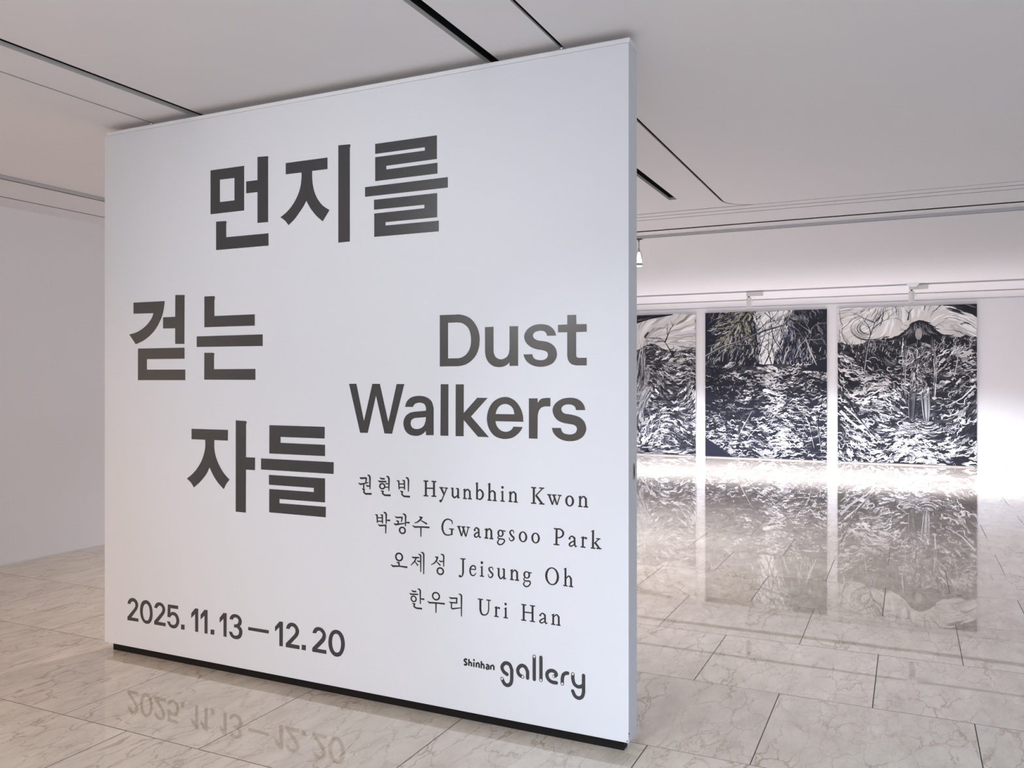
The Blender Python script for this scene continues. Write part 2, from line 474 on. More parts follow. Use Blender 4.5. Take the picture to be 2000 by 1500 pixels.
# ================================================================== the open lamp seen past the partition edge
def open_lamp(x, y):
    root = empty('glass_track_lamp', (x, y, CEIL - 0.022))
    tag(root, 'lit clear glass reflector lamp hanging from track beside the partition edge', 'lamp')
    box('adapter', (-0.06, 0.03, -0.015, 0.015, -0.012, -0.001), 'dark', root, 0.002)
    box('adapter_tab', (0.028, 0.05, -0.004, 0.004, -0.014, -0.009), 'chrome', root)
    lathe('stem', [(0.007, -0.095), (0.007, -0.012)], 'chrome', root, 12)
    lathe('lamp_holder', [(0.010, -0.132), (0.012, -0.12), (0.012, -0.10), (0.008, -0.094)], 'chrome', root, 16)
    m, nt, b = nodes_of('clear_lamp_glass')
    b.inputs['Base Color'].default_value = (0.95, 0.96, 1, 1)
    b.inputs['Roughness'].default_value = 0.15
    b.inputs['Emission Color'].default_value = (1, 0.98, 0.97, 1)
    b.inputs['Emission Strength'].default_value = 1.1
    lathe('glass_bulb', [(0.010, -0.128), (0.014, -0.15), (0.020, -0.178), (0.026, -0.205), (0.029, -0.235)], m, root, 24)
    lathe('rim', [(0.030, -0.262), (0.034, -0.260), (0.034, -0.236), (0.030, -0.234)], 'chrome', root, 28, cap=False)
    lathe('lens', [(0.0305, -0.262), (0.0305, -0.258)], 'lamp', root, 24)
    for sg in (-1, 1):
        tube('yoke_wire', [(sg*0.008, 0, -0.118), (sg*0.022, 0, -0.135), (sg*0.031, 0, -0.165), (sg*0.031, 0, -0.19), (sg*0.024, 0, -0.2)], 0.0035, 'chrome', root)
    tube('filament_wire', [(-0.012, -0.015, -0.178), (0.006, -0.021, -0.195), (0.018, -0.021, -0.22), (0.02, -0.021, -0.234)], 0.0018, 'dark', root)
    l = bpy.data.lights.new('glass_lamp_beam', 'SPOT')
    l.energy, l.color, l.spot_size, l.spot_blend, l.shadow_soft_size = 260, (0.83, 0.865, 1.0), R(125), 0.7, 0.03
    lo = bpy.data.objects.new('glass_lamp_beam', l)
    lo.location = (x, y, CEIL - 0.022 - 0.272)
    COL.objects.link(lo)
open_lamp(-2.326, 7.72)
# added fill spots along the track line, outside the frame or behind the partition
for x_, p_ in ((-4.6, 200), (1.6, 50), (3.4, 110)):
    spot('track_fill_light', (x_, 7.72, 2.55), (x_, 7.9, 0), p_, (0.80, 0.86, 1.0), 130, 0.8, 0.03)

# ================================================================== the free-standing partition
PX0, PX1, PY0, PY1 = -3.935, -0.987, 3.14, 3.25
PZ0, PZ1 = 0.046, 2.783
part = empty('partition_wall', ((PX0+PX1)/2, (PY0+PY1)/2, 0))
tag(part, 'white movable partition wall with dark Korean title lettering, hung under the ceiling slots', 'partition wall')
def pbox(name, b, mat, bevel=0.0, seg=2):
    cx, cy = part.location.x, part.location.y
    return box(name, (b[0]-cx, b[1]-cx, b[2]-cy, b[3]-cy, b[4], b[5]), mat, part, bevel, seg)
pbox('panel', (PX0, PX1, PY0, PY1, PZ0, PZ1), 'panel', 0.0022, 2)
pbox('top_trim', (PX0+0.02, PX1+0.005, PY0-0.003, PY1+0.003, PZ1, PZ1+0.017), 'trim', 0.001, 1)
pbox('top_seal', (PX0+0.022, PX1+0.001, PY0+0.003, PY1-0.003, PZ1+0.017, PZ1+0.021), 'lip')
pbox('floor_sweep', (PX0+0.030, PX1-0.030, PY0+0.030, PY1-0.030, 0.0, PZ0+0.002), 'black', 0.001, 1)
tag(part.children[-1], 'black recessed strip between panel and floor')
for hx in (-1.291, -3.6445):
    h_ = lathe('hanger_bolt', [(0.006, 0.0), (0.006, 0.018), (0.011, 0.022), (0.011, 0.030), (0.006, 0.034), (0.006, 0.075)], 'chrome', part, 12)
    h_.location = (hx - part.location.x, 0.0, PZ1 + 0.021)
lk = lathe('lock_plate', [(0.021, 0.0), (0.021, 0.0015), (0.018, 0.003), (0.002, 0.003)], 'chrome', part, 24)
lk.location = (PX1 - part.location.x, 3.204 - part.location.y, 1.101); lk.rotation_euler = (0, R(90), 0); lk.scale = (1.6, 1, 1)
kh = lathe('keyhole', [(0.008, 0.0), (0.008, 0.001)], 'cavity', lk, 16, (0, 0, 0.0028)); kh.scale = (1.9, 0.8, 1)
sc_ = lathe('screw', [(0.003, 0.0), (0.003, 0.001)], 'dark', lk, 10, (0.0165, 0, 0.0025))
sc_ = lathe('screw', [(0.003, 0.0), (0.003, 0.001)], 'dark', lk, 10, (-0.0165, 0, 0.0025))

# ------------------------------------------------------------------ lettering (millimetres from the panel's lower left corner line)
GLYPHS = """\
T|P766.9,2517.6 987.9,2516.6 987.9,2297 766.9,2296.8/830,2464.3 925.2,2463 925.2,2352.5 830,2352.6;P1072.5,2550.1 1135,2546.8 1141.6,2542.2 1139.2,2534.8 1139.2,2227.9 1072.5,2228.7 1072.5,2379.1 1000.7,2379.5 1000.7,2438.2 1072.5,2437.4;P804.3,2257 867.8,2255.2 874.8,2250.6 871.3,2239.7 871.3,2174.2 1141.6,2173.6 1141.6,2113.8 804.3,2114.4
T|P1247.1,2500.9 1494,2499.3 1494,2445.5 1405.1,2446.4 1405.1,2415.7~ 1409.8,2377.8~ 1421.5,2339.1~ 1440.9,2306.1~ 1467.9,2277.6~ 1505.5,2253.8 1466.4,2204.4 1433.1,2230.2~ 1402,2262.8~ 1382.4,2289.6~ 1370.6,2309.5 1354.9,2285.8~ 1331.1,2259.6~ 1299.3,2227.5~ 1264,2202.5 1243,2225.8~ 1214.6,2244.7 1251.1,2265.2~ 1283.3,2292.2~ 1313.6,2330.5~ 1333.5,2372.8~ 1341.4,2416.1~ 1342.2,2445.6 1247.1,2446.8;P1555.6,2548.3 1619.4,2545.5 1625.3,2541.7 1620.9,2527.6 1620.9,2099.7 1555.6,2098.8
T|P1760.1,2530.2 2082.5,2528.8 2082.5,2425.7 1820.3,2424.5 1820.3,2408.4 2085.2,2409.2 2085.2,2361.8 1760.1,2362 1760.1,2470.1 2021.2,2469.4 2021.2,2484 1760.1,2484.6;P1704.9,2340.4 2137,2341.3 2137,2295.9 1704.9,2296.3;P1753.6,2278.5 2083.9,2277.4 2083.9,2172.1 1816,2172.4 1816,2157.5 2091.9,2157 2091.9,2110.1 1755,2110.6 1755,2216.4 2019.1,2217.2 2019.1,2232.3 1753.6,2233.4
T|P221,1875 449.7,1873.9 443.1,1833.1~ 429.3,1793.7~ 407.2,1758.4~ 376.6,1723.1~ 337.5,1693.9~ 292.3,1670.7~ 238.2,1653.4 189.3,1706.6 241,1716.4~ 281,1731.6~ 314.9,1750.9~ 343.1,1774.3~ 358.8,1793.9~ 368.3,1813.7 221,1815.9;P525,1902.4 587.4,1899.7 592.7,1895.2 590.1,1890.6 588.5,1649 523.9,1650.2 523.9,1730.9 437.6,1731.6 437.6,1790.2 523.9,1790.2;P254.8,1630.8 589.5,1630.1 589.5,1573.2 320.6,1574.1 320.6,1518.8 594.9,1518.1 594.9,1463.6 254.2,1463.5
T|P725.5,1885.9 791.1,1885.4 797.3,1879.8 793.2,1862.6 793.2,1785.3 1055.6,1784.9 1055.6,1729.5 725.5,1730.6;P673.3,1685.6 1105.4,1686 1105.4,1629.4 673.3,1631.9;P725.5,1601.9 786,1601.1 793.7,1597.1 790.6,1583.7 790.6,1518.6 1059.5,1518.7 1059.5,1465.1 724.5,1465.9
T|P638,1216.4 883.1,1216.9 881.9,1163.3 792.7,1163.5 792.7,1124.3~ 799.7,1089.7~ 814.1,1057.6~ 834.4,1025.9~ 860.2,996.7~ 893.3,970.3 871.7,947.5~ 855.6,920.7 828.6,940.9~ 802.6,965.6~ 782.2,990.8~ 760.6,1024.7 741.3,993.2~ 717.7,967.8~ 688.1,942.1~ 654.2,918.2 634.4,941.5~ 606.1,960.9 646.4,988.6~ 676.2,1016.5~ 702.9,1050.7~ 720.7,1086.6~ 730.7,1122.1~ 731.9,1163 638,1163.2;P933.6,1265.5 998.6,1263.4 1004.2,1258.8 1000.3,1245.9 999.8,1085.8 1057.3,1086.4 1056.8,1024.9 999.8,1024.8 998.6,813.8 933,814.5
T|P1146.7,1246.8 1478.4,1246.4 1477.4,1191.6 1215.8,1191.6 1215.8,1163.7 1479.9,1162.9 1479.9,1109.8 1146.1,1109.7;P1094.6,1084.1 1529.9,1083.9 1528.9,1029 1094.6,1030;P1144,1006.6 1479.9,1006.4 1479.9,894.1 1209.4,893.8 1209.4,873.7 1484.9,874.2 1483.9,825.1 1145.6,825.5 1146.1,938.7 1414.7,939 1414.7,958.2 1144,958.7
E|P2096.9,1746.4 2169.5,1745.9 2195.6,1745.7~ 2227.6,1737.6~ 2255.4,1721~ 2277,1693.4~ 2288.8,1665.3~ 2292.2,1637.4~ 2288.4,1602.7~ 2276.1,1572.5~ 2255.4,1549.2~ 2227.6,1532~ 2203.7,1525.7~ 2187.6,1523.8 2096.9,1523.2/2138.1,1711.7 2183.6,1711.8 2205.7,1708.5~ 2225.6,1697.4~ 2240.5,1680.4~ 2247.9,1659.3~ 2250.4,1634.8~ 2247.5,1608.6~ 2238.5,1587.8~ 2223.6,1571.4~ 2203.7,1561.1~ 2187.6,1558.1 2138.1,1557.8
E|P2317.2,1688 2357.8,1688.9 2357.8,1591.2 2359.8,1575.7~ 2370.4,1559.2~ 2391.4,1551.2~ 2414.3,1557.8~ 2427.6,1572.2~ 2432.3,1593.5 2432.3,1688.6 2471.9,1688.3 2471.9,1523.2 2432.3,1523.1 2431.8,1538 2421.9,1528.7~ 2404.8,1521.1~ 2381.9,1518.7~ 2356.9,1523.2~ 2335.6,1538~ 2322,1559.8~ 2317.5,1584.9
E|P2642,1644.7 2638,1659.3~ 2626.3,1675.4~ 2606.5,1688~ 2575.5,1693.5~ 2544.3,1690.2~ 2518.5,1677.4~ 2503.6,1660.1~ 2499.5,1643.2~ 2504.6,1624.5~ 2517.6,1609~ 2537,1596.9~ 2559,1590.1~ 2582.8,1586.1~ 2601,1579.1~ 2605.9,1567.3~ 2601,1554.9~ 2588.3,1547.5~ 2570,1546~ 2549.9,1550.4~ 2539.7,1559.8~ 2536.4,1570.8 2496.2,1570.5 2501.8,1554.3~ 2516.6,1536.4~ 2540.7,1523.5~ 2571.9,1518.6~ 2602.8,1522.3~ 2628.1,1533.7~ 2642.5,1552.7~ 2645.6,1571.8~ 2640.7,1591.8~ 2626.3,1608.7~ 2606.5,1619.1~ 2584.6,1623.7~ 2562.7,1627~ 2546.2,1634.6~ 2539.2,1647.4~ 2545.3,1659~ 2559,1664.6~ 2575.5,1666.2~ 2590.1,1663~ 2599.2,1654.4~ 2602.3,1644.8
E|P2690.7,1726.9 2729.2,1726.6 2729.9,1688.8 2774.1,1688.2 2774.1,1657.3 2729.2,1656.6 2729.2,1567.4 2731.3,1557.5~ 2739.2,1553.3 2774.1,1553.4 2774.1,1522.7 2727.8,1523 2708.4,1528.9~ 2695.2,1543.1~ 2690.4,1561.3 2690.4,1657.2 2650.1,1657.7 2650.1,1688.4 2690.4,1688.6
E|P1616.1,1447.1 1657.2,1447.6 1699.1,1278 1744.5,1447.3 1785.6,1447.4 1830.8,1276.7 1874.8,1446.6 1915.3,1446.7 1850.9,1224.6 1810.4,1224.5 1764.5,1393.7 1719.9,1224.8 1677.6,1224.4
E|P1918.4,1345.4 1928.5,1369.6~ 1952.4,1388.1~ 1990.5,1395~ 2028.2,1389.8~ 2055.1,1372~ 2066.1,1343 2066.1,1224.1 2027,1223 2026.3,1241.6 2011.7,1229.1~ 1992.9,1220.8~ 1971.5,1218.4~ 1942.9,1223.1~ 1921.3,1238.8~ 1911.2,1263.1~ 1912.1,1285.6~ 1923.7,1306.2~ 1945.3,1319.9~ 1969.1,1324.9 2027,1330.3 2027,1342.4 2020,1357.5~ 2004.7,1363.9~ 1988.1,1364.6~ 1970.3,1358.9~ 1959.1,1345.5/2027,1302.1 1969.1,1296.9 1953.6,1288.5~ 1948.4,1274.1~ 1953.6,1258~ 1966.7,1250.2~ 1983.4,1249~ 2002.3,1254.1~ 2016.5,1265.5~ 2024.7,1283.9
E|P2101.4,1446.5 2139.9,1446.5 2139.5,1223.6 2099.8,1223.1
E|P2175.7,1446 2215.6,1446.1 2215.2,1323.4 2280.2,1389.1 2330.3,1389.2 2250.5,1309.3 2336.4,1223.1 2283.7,1223.9 2215.2,1292.9 2214.7,1223.8 2175.2,1223.1
E|P2495.4,1291.6 2494,1316.7~ 2482.4,1349~ 2459.2,1377.4~ 2433.8,1390.5~ 2410.3,1393.8~ 2382.3,1388.1~ 2354.2,1370.4~ 2334.6,1341~ 2326.3,1305.9~ 2330.3,1274.8~ 2343.4,1247.9~ 2365.1,1228.2~ 2393.1,1219.3~ 2418.8,1218.6~ 2446.5,1224.8~ 2469.8,1239.8~ 2484.5,1255.5~ 2492.5,1270 2450.8,1270.9 2442.3,1259.2~ 2429.5,1251.2~ 2414.6,1248.3~ 2395.3,1252.2~ 2379.1,1264.4~ 2370.5,1277.7~ 2366.8,1291.5/2367.2,1321.8 2374.8,1341.6~ 2388.8,1357.3~ 2410.3,1364.3~ 2431.6,1359.8~ 2448.6,1344.7~ 2455,1322.1
E|P2520.8,1388.7 2560.1,1389.4 2560.7,1370.9 2570.7,1383.7~ 2582.5,1389.3~ 2598.3,1391.6 2617,1391.8 2617,1357.1 2592.4,1356.7 2576.6,1351.1~ 2565.7,1338.2~ 2560.7,1318.1 2559.7,1223.4 2520.8,1223.6
E|P2768.2,1344.4 2763.1,1362.6~ 2748.9,1380.2~ 2726.1,1391~ 2698.4,1393.1~ 2666.6,1387.4~ 2641.4,1371.8~ 2628.7,1353.6~ 2626.7,1337.3~ 2634.6,1315.8~ 2651.1,1299.9~ 2672.4,1291.4~ 2697.4,1287.5~ 2720.4,1283.5~ 2730.9,1274.9~ 2731.8,1264.2~ 2725.2,1252.4~ 2710.8,1246.1~ 2697.4,1245.4~ 2678.2,1248.5~ 2667.6,1257.2~ 2663.1,1270.2 2623.4,1270.1 2629.7,1250.7~ 2647.2,1232.3~ 2674.3,1220.5~ 2703.2,1217.9~ 2733.7,1223.3~ 2758.4,1238.2~ 2770.6,1259.9~ 2771.6,1276.7~ 2764,1297.9~ 2747,1313.5~ 2726.1,1321.5~ 2703.2,1326.1~ 2680.1,1329.2~ 2668.5,1337.1~ 2665.2,1348.7~ 2672.4,1359.6~ 2685.9,1365.2~ 2697.4,1366.2~ 2712.8,1363.7~ 2724.2,1355.9~ 2728.6,1343.8
N|P175.6,273.7 182.4,290.1~ 194.9,302.1~ 212.4,307.6~ 233.6,304.7~ 248.5,294~ 255.9,279~ 254.7,264.8~ 247.2,249.9~ 233.6,234.1~ 205.7,203.4 257.9,203.6 257.9,186.4 175.6,185.2 175.6,203.3 223.7,250.6~ 232.4,262.2~ 234.8,273.1~ 231.1,283.2~ 222.4,288.4~ 212.4,288.5~ 202.5,282.6~ 198.2,273.3
N|P311.3,307.3~ 290.4,299.7~ 276.9,283.2~ 270.7,259.7~ 270.7,236.8~ 276.9,213~ 288,196.8~ 302.7,186.3~ 321,183.4~ 339.3,188.3~ 353.9,203.2~ 361.2,223.2~ 362.4,246~ 358.8,270~ 349.1,289.8~ 332,303.5~/313.7,288.7~ 301.5,281.7~ 292.9,265.8~ 290.4,246.2~ 292.9,225.4~ 300.2,208.8~ 310,201.3~ 319.8,200.7~ 330.8,205.6~ 338.1,218.7~ 342.3,236.6~ 340.5,257.4~ 335.7,274.3~ 325.9,285.4~
N|P373.3,274.8 380.5,290.8~ 392.6,302.1~ 409.4,307.1~ 429.8,304.3~ 444.1,293.8~ 452.9,279.3~ 452,265.4~ 445.3,250.8~ 431,234.4~ 402.7,204.9 456,204.6 456,186.9 373.8,186.9 373.3,204.7 421.4,252.2~ 429.8,263.6~ 432.9,274.4~ 428.6,284.2~ 420.2,289~ 410.6,289.6~ 401,283.6~ 395,274.2
N|P472.2,303.6 544.9,304.6 544.9,286.7 490.9,286.3 490.4,261 497.5,266.5~ 510.4,268.9~ 528,265.9~ 542.1,255.6~ 550.3,241.2~ 553.1,226.1~ 549.1,210.3~ 539.8,196.3~ 525.7,186.8~ 509.2,183.8~ 490.4,187.4~ 477.4,197.8~ 465.5,215.3 486.1,216.5 492.7,205.8~ 502.2,201.8~ 514,202.4~ 525.7,209~ 531.6,221.8~ 530.4,235.3~ 524.5,245.7~ 514,251.3~ 503.4,250.9~ 495.1,245.6~ 489.2,238 468.6,238.1
N|P564.9,211.4 590.5,212.4 589.1,186.7 564.9,186.3
N|P636.1,277.5 662.9,305.2 683.9,305.5 683.9,187.4 662.9,186.9 662.2,275.9 635.4,252
N|P700,277.6 725.9,305.4 747.7,305.9 747.1,187.2 726.4,186.7 726.4,275.7 700,252.3
N|P767.9,211.9 793.1,212.6 792.4,187.8 767.2,187
N|P827.8,278 853.8,304.9 874.6,305.7 873.9,187.3 853.1,187.5 853.1,275.7 827.8,252.6
N|P892.9,278.6 897.9,292.4~ 909.9,302.9~ 927.2,307.9~ 948.8,305.1~ 963.8,295.5~ 971.9,281.7~ 971.3,266.9~ 967,258.2~ 959.5,252 970.2,243.8~ 976.2,231.5~ 975.6,216.7~ 969.2,201.1~ 956.3,189.6~ 938,185~ 916.4,186.8~ 899,197.7~ 888.6,216.9 908.8,217.6 916.4,206.5~ 925,201.9~ 935.8,202.5~ 948.8,208.3~ 954.8,220.6~ 953.1,231.8~ 944.4,239.7~ 933.7,242.1~ 922.4,241 922.4,257.5 935.8,258.4~ 945.5,263.7~ 951.3,274.3~ 949.8,283.1~ 942.3,289.5~ 929.3,291.3~ 920.7,287.7~ 914.6,278.3
N|P1013.4,255.3 1143.6,255.7 1142.6,239.2 1013.4,239.5
N|P1181.5,277.9 1209.9,306.8 1230.2,306.8 1229.6,189.3 1207.9,188.4 1207.9,278.2 1181.5,254.1
N|P1248.9,277.5 1254.7,293.6~ 1266.1,304.6~ 1284,310.1~ 1305,306.3~ 1319.4,294.1~ 1327.5,277.3~ 1325.9,263.1~ 1317.8,248.1~ 1301.7,231.9~ 1277.5,208.2 1330,207.7 1330,189.1 1247.2,188.7 1247.2,206.7 1296.9,254.2~ 1304.3,265.4~ 1305.6,277.1~ 1300.1,286.6~ 1288.8,292~ 1278.5,289.7~ 1269.4,277.5
N|P1343.5,213.3 1368.3,213.7 1367.4,189.4 1342.5,189
N|P1406,276.6 1413.2,293.4~ 1424.3,304.2~ 1441.5,309.4~ 1463.3,305.6~ 1478.3,293~ 1485.1,276.4~ 1483.5,261.2~ 1475.8,246.3~ 1460.2,230.5~ 1435.2,206.9 1487.6,207.1 1487.6,189.1 1405.4,188.9 1405.4,206.6 1457.1,257.6~ 1463.3,268.5~ 1464.9,278.7~ 1458.7,286.7~ 1447.7,292.1~ 1436.8,289.7~ 1427.4,277.6
N|P1539,308.8~ 1519,299.5~ 1505.2,279~ 1499,253.2~ 1500.5,228.4~ 1509.8,204.7~ 1528.2,188.6~ 1548.1,185.2~ 1569.5,193.2~ 1584.7,213.9~ 1592.2,238.5~ 1591.6,263.1~ 1583.8,286.8~ 1564.9,305.5~/1541.1,290.7~ 1529.8,283.5~ 1522.1,266.3~ 1520.6,243.6~ 1525.2,221.8~ 1535.9,207.1~ 1548.1,204.6~ 1560.4,210.6~ 1568,226.5~ 1571,250.5~ 1566.4,272.2~ 1555.2,288.1~
W|S0 2231.6,269.1,7.7 2223.7,271.3,7.7~ 2217.8,264.5,7.7~ 2224.1,259.2,7.7~ 2229.7,253.1,7.7~ 2224.5,246.7,7.7~ 2215.9,248.4,7.7
W|S0 2240.5,274.3,7.3 2239.8,244.7,7.3;S0 2240.5,256,4.9 2246.8,261.5,7~ 2252.4,257,7.3 2252.4,244,7.3
W|D2264.6 273.2 4.5 0;S0 2264.3,264.6,7.3 2263.9,243.4,7.3
W|S0 2276.4,263.8,7.3 2275.7,243.8,7.3;S0 2276.8,257.3,4.9 2283.8,263.9,6.9~ 2289.7,258.6,7.3 2289.3,243.2,7.3
W|S0 2300.3,273.8,7.3 2299.6,243.1,7.3;S0 2300.3,256.2,4.8 2306.9,262.1,6.9~ 2312.8,256.7,7.2 2312.4,242.7,7.2
W|S0 2323,260.2,6.2 2329.6,263.1,6.9~ 2335.7,258.2,7.2 2335.7,243.3,7.2;S0 2335.7,254.6,5.5 2327.4,253.4,6.2~ 2323.4,247.6,6.9~ 2328.1,243.7,6.2~ 2335.7,248.1,5.5
W|S0 2345.2,262.8,7.2 2344.4,244.6,7.2;S0 2345.2,256.3,4.8 2353.1,264,6.9~ 2359.6,258.4,7.2 2358.9,244.5,7.2
L|S1 2420.6,236,15.6 2405.6,245,15.6~ 2397.4,261.4,15.6~ 2404.6,276,15.6~ 2417.1,282.9,15.6~ 2433.1,277.9,15.5~ 2442.6,258.5,15.5 2442.6,217,15.5 2437.7,200.2,15.5~ 2424.2,190.7,15.6~ 2409.2,194.8,15.6~ 2397.4,214.2,15.6;D2397.4 214.2 4.9 1
L|S1 2492.2,236.7,15.4 2477.2,243,15.4~ 2470.1,257.8,15.4~ 2475.4,273,15.4~ 2489.4,283,15.4~ 2505.1,278,15.3~ 2514.9,261.4,15.3 2514.9,235.1,15.3;D2492.6 236.7 4.8 1
L|S1 2545,328.1,15.2 2545,234.3,15.2;D2545 327.8 4.8 1
L|S1 2574.9,328.5,15.1 2574.9,235.5,15.1;D2574.9 235.5 4.8 1
L|S1 2631.4,259.2,13.6 2642.9,268.1,14.9~ 2635.5,279.4,14.9~ 2620.2,281.5,15~ 2605.7,273.4,15~ 2601.6,258.7,15~ 2609.4,243.3,15~ 2624.3,235.6,15~ 2643.2,235.1,14.9;D2630.7 259 4.6 1
L|S1 2669.1,235.4,14.8 2669.1,254.9,14.8 2673.1,271.1,14.8~ 2683.1,280.1,14.8~ 2692.4,281.8,14.8;D2669.1 235.4 4.7 1
L|S1 2714.6,281.4,14.7 2714.6,261.9,14.7 2721.2,242.9,14.7~ 2735.4,234.3,14.7~ 2750.2,236.6,14.6 2759.3,244.2,14.6;S1 2760.6,282.5,14.6 2760.6,216.2,14.6 2755.1,198.1,14.6~ 2741,189,14.6~ 2724.5,194.9,14.7~ 2714,213.3,14.7;D2714.6 281.4 4.6 1
H|S0 1676,1020.3,5 1682.8,1017,8.7 1712.2,1019.9,8;S0 1712.2,1021.3,9.2 1709.1,997.7,6.8;S0 1668.2,994.7,3.7 1679.4,989.7,8 1724.3,999.6,4.3;S0 1698,993.5,7.4 1697.3,969.1,6.8;S0 1710.2,988.3,3.7 1718.2,983.4,7.4 1730,984.6,6.1;S0 1718.2,1034.4,4.3 1728.3,1031,8.6 1731.7,1023.1,9.2 1731.7,969.9,5.5;S0 1688.9,970,3.7 1700.4,966.2,8 1698,954.4,7.4 1708.1,947.7,8 1740.7,949.3,8.6
H|S0 1784.9,1024.9,3 1793.2,1020.9,7.9 1812,1020.8,7.3;S0 1775.7,1010.9,3.7 1784.9,1007.5,7.9 1820.5,1009.1,7.2;S0 1814,999.6,5.4 1831,1000,5.4;S0 1814,983.9,5.4 1831,984.3,5.4;S0 1820.2,1033.9,4.2 1830.4,1030.2,8.4 1834.3,1022.7,9 1833.7,967.7,5.4;S0 1790.9,967.2,3.6 1802.8,964,7.9 1799.8,954.7,7.3 1811.3,947.7,7.9 1843.1,948.7,8.4;R1798.2 987.2 13.2 11.6 7.9 6.6 0
H|S0 1876,1017.2,3.6 1885.7,1014.4,7.8 1888,977.6,6;S0 1904.8,1020,3.6 1915.1,1017.3,7.7 1916.3,978.4,6.5;S0 1888,1002.2,5.4 1916.3,1003.7,5.3;S0 1888,986.4,5.4 1916.3,987.9,5.3;S0 1922.4,1033.5,4.2 1933,1029.6,8.3 1936.9,1021.1,8.3 1936.2,970.6,5.3;S0 1892.8,971.1,3.6 1904.8,968.5,7.7 1902.5,956.6,7.1 1913.8,948.8,7.7 1944.8,948.8,8.3
S|S0 2026.4,1023.1,9.9 2026.4,957.2,9.9;S0 2067.5,1022.5,9.8 2067.5,958.3,9.8;S0 2026.4,991.3,5.8 2067.5,992.5,5.8;S0 2014.5,1022.2,5.8 2038.9,1022.4,5.8;S0 2055.1,1022.4,5.8 2079.3,1022.3,5.8;S0 2014.5,957.8,5.8 2038.9,957.9,5.8;S0 2055.1,958.1,5.8 2079.3,958.5,5.8
S|S0 2102.4,997.7,9.8 2119.3,967.2,8.6;S0 2130.9,996.6,5.7 2116.8,965.2,5.7 2106.4,941.4,5.7;S0 2094.7,997.8,5.2 2116.2,997.9,5.2;S0 2119.3,997.3,5.2 2137.6,997,5.1;D2100.9 939.8 6.3 0
S|S0 2160.4,998.3,9.1 2160.4,966.5,9.1 2169.5,958.6,7.4~ 2184.6,969.2,5.1;S0 2187.6,998.4,9 2187.6,960.2,9;S0 2152.2,997.8,5.1 2165,998.8,5.1;S0 2177.1,997.9,5.1 2189.1,998.5,5.1;S0 2183.1,957.8,4 2195.1,960.4,5.1
S|S0 2219.1,998.9,8.4 2219.1,956.8,8.4;S0 2212.6,993.3,3.9 2223.3,998.6,5.6;S0 2220.6,985.8,5.1 2232.6,997,6.2~ 2244.5,989.3,8.4 2245.4,957.1,8.4;S0 2211.7,958.2,5.6 2230.5,957.5,5.6;S0 2235.6,958.4,5.6 2254.3,957.7,5.6
S|S0 2279.4,1028.8,8.9 2279.4,957.6,8.9;S0 2272,1024,3.3 2282.9,1028.7,5;S0 2282.4,990.6,4.4 2293.2,999,6.7~ 2306.4,987.8,8.8~ 2306.4,971.7,8.8~ 2294.7,958.8,6.6~ 2279.4,961.7,4.4
S|S0 2338.5,1029.3,9.3 2337.9,956.7,9.3;S0 2331.2,1023.7,3.3 2342.6,1029.3,4.9;S0 2340,988.7,4.4 2353,998.3,6~ 2364,990.1,8.8 2364.6,957.9,8.8;S0 2329.2,958,5.5 2348.7,957.9,5.5;S0 2353.6,958,5.5 2372.7,957.6,5.5
S|D2399.7 1015.1 6 0;S0 2399.7,999.7,8.2 2399.7,958,8.2;S0 2391.9,994.3,3.3 2403.1,999.3,4.9;S0 2389.9,958.2,5.4 2409.9,957.4,5.4
S|S0 2436.1,998.7,8.6 2436.1,957.7,8.6;S0 2429,994.4,3.8 2440.4,999.7,4.9;S0 2437.5,986.7,4.3 2450.3,999.2,5.9~ 2460.7,990.6,8.6 2461,958,8.6;S0 2427.6,958.5,5.4 2446,958.3,5.4;S0 2450.8,958.1,5.4 2470,957.5,5.4
S|S0 2543.1,1022.5,9.5 2543.1,958.1,9.5;S0 2530.9,1021.8,5.3 2554.1,1021.8,5.3;S0 2530.1,958,5.3 2554.1,958.3,5.3;S0 2582.4,1020.9,5.2 2550.8,988.9,5.3;S0 2553.5,990.3,9.5 2581,957.5,8.9;S0 2566.7,1022,5.3 2589.7,1022.1,5.2;S0 2567.3,957.6,5.3 2591.1,957.4,5.2
S|S0 2611,996.2,8.9 2625.9,957.8,6.8;S0 2636.7,991.5,4.7 2626.2,956.3,4.7;S0 2631.3,996.1,8.8 2645.6,958.1,6.7;S0 2658.8,996.5,4.7 2645.9,956.6,4.7;S0 2602.8,997,4.7 2621.8,996.8,4.7;S0 2624,996.7,4.7 2643.4,997.4,4.7;S0 2648.8,997.2,4.7 2666.3,996.7,4.6
S|R2700.9 977 14.6 19.8 9.6 5.4 0
S|S0 2745.8,999.2,8.1 2745.8,957.4,8.1;S0 2739.2,994.7,3.6 2751,999.5,4.6;S0 2748.4,987.8,4.1 2760.2,998.6,5.6~ 2770.6,990.4,8.6 2771.2,957.8,8.6;S0 2737.4,958.1,5.1 2756.3,957.6,5.1;S0 2760.7,957.9,5.1 2780.5,957.4,5.1
H|S0 1760.1,857.8,3.5 1770.3,855.3,8.2 1771.9,820.4,6.4;S0 1788.7,859.8,3.5 1798.2,856.8,8.1 1799.5,820.3,6.4;S0 1771.9,843.5,5.3 1798.8,845.4,5.2;S0 1771.9,828.1,5.3 1798.8,829.5,5.2;S0 1805.2,871.5,4.1 1814.6,869,8.1 1819.7,861.9,8.7 1819.4,819.7,5.2;S0 1821.6,835.7,5.8 1840.4,836.8,8.6;S0 1775.1,814.6,2.9 1784.6,809.2,7.6 1819.4,813.3,6.9;S0 1817.2,814.8,8.1 1817.2,776.2,5.2
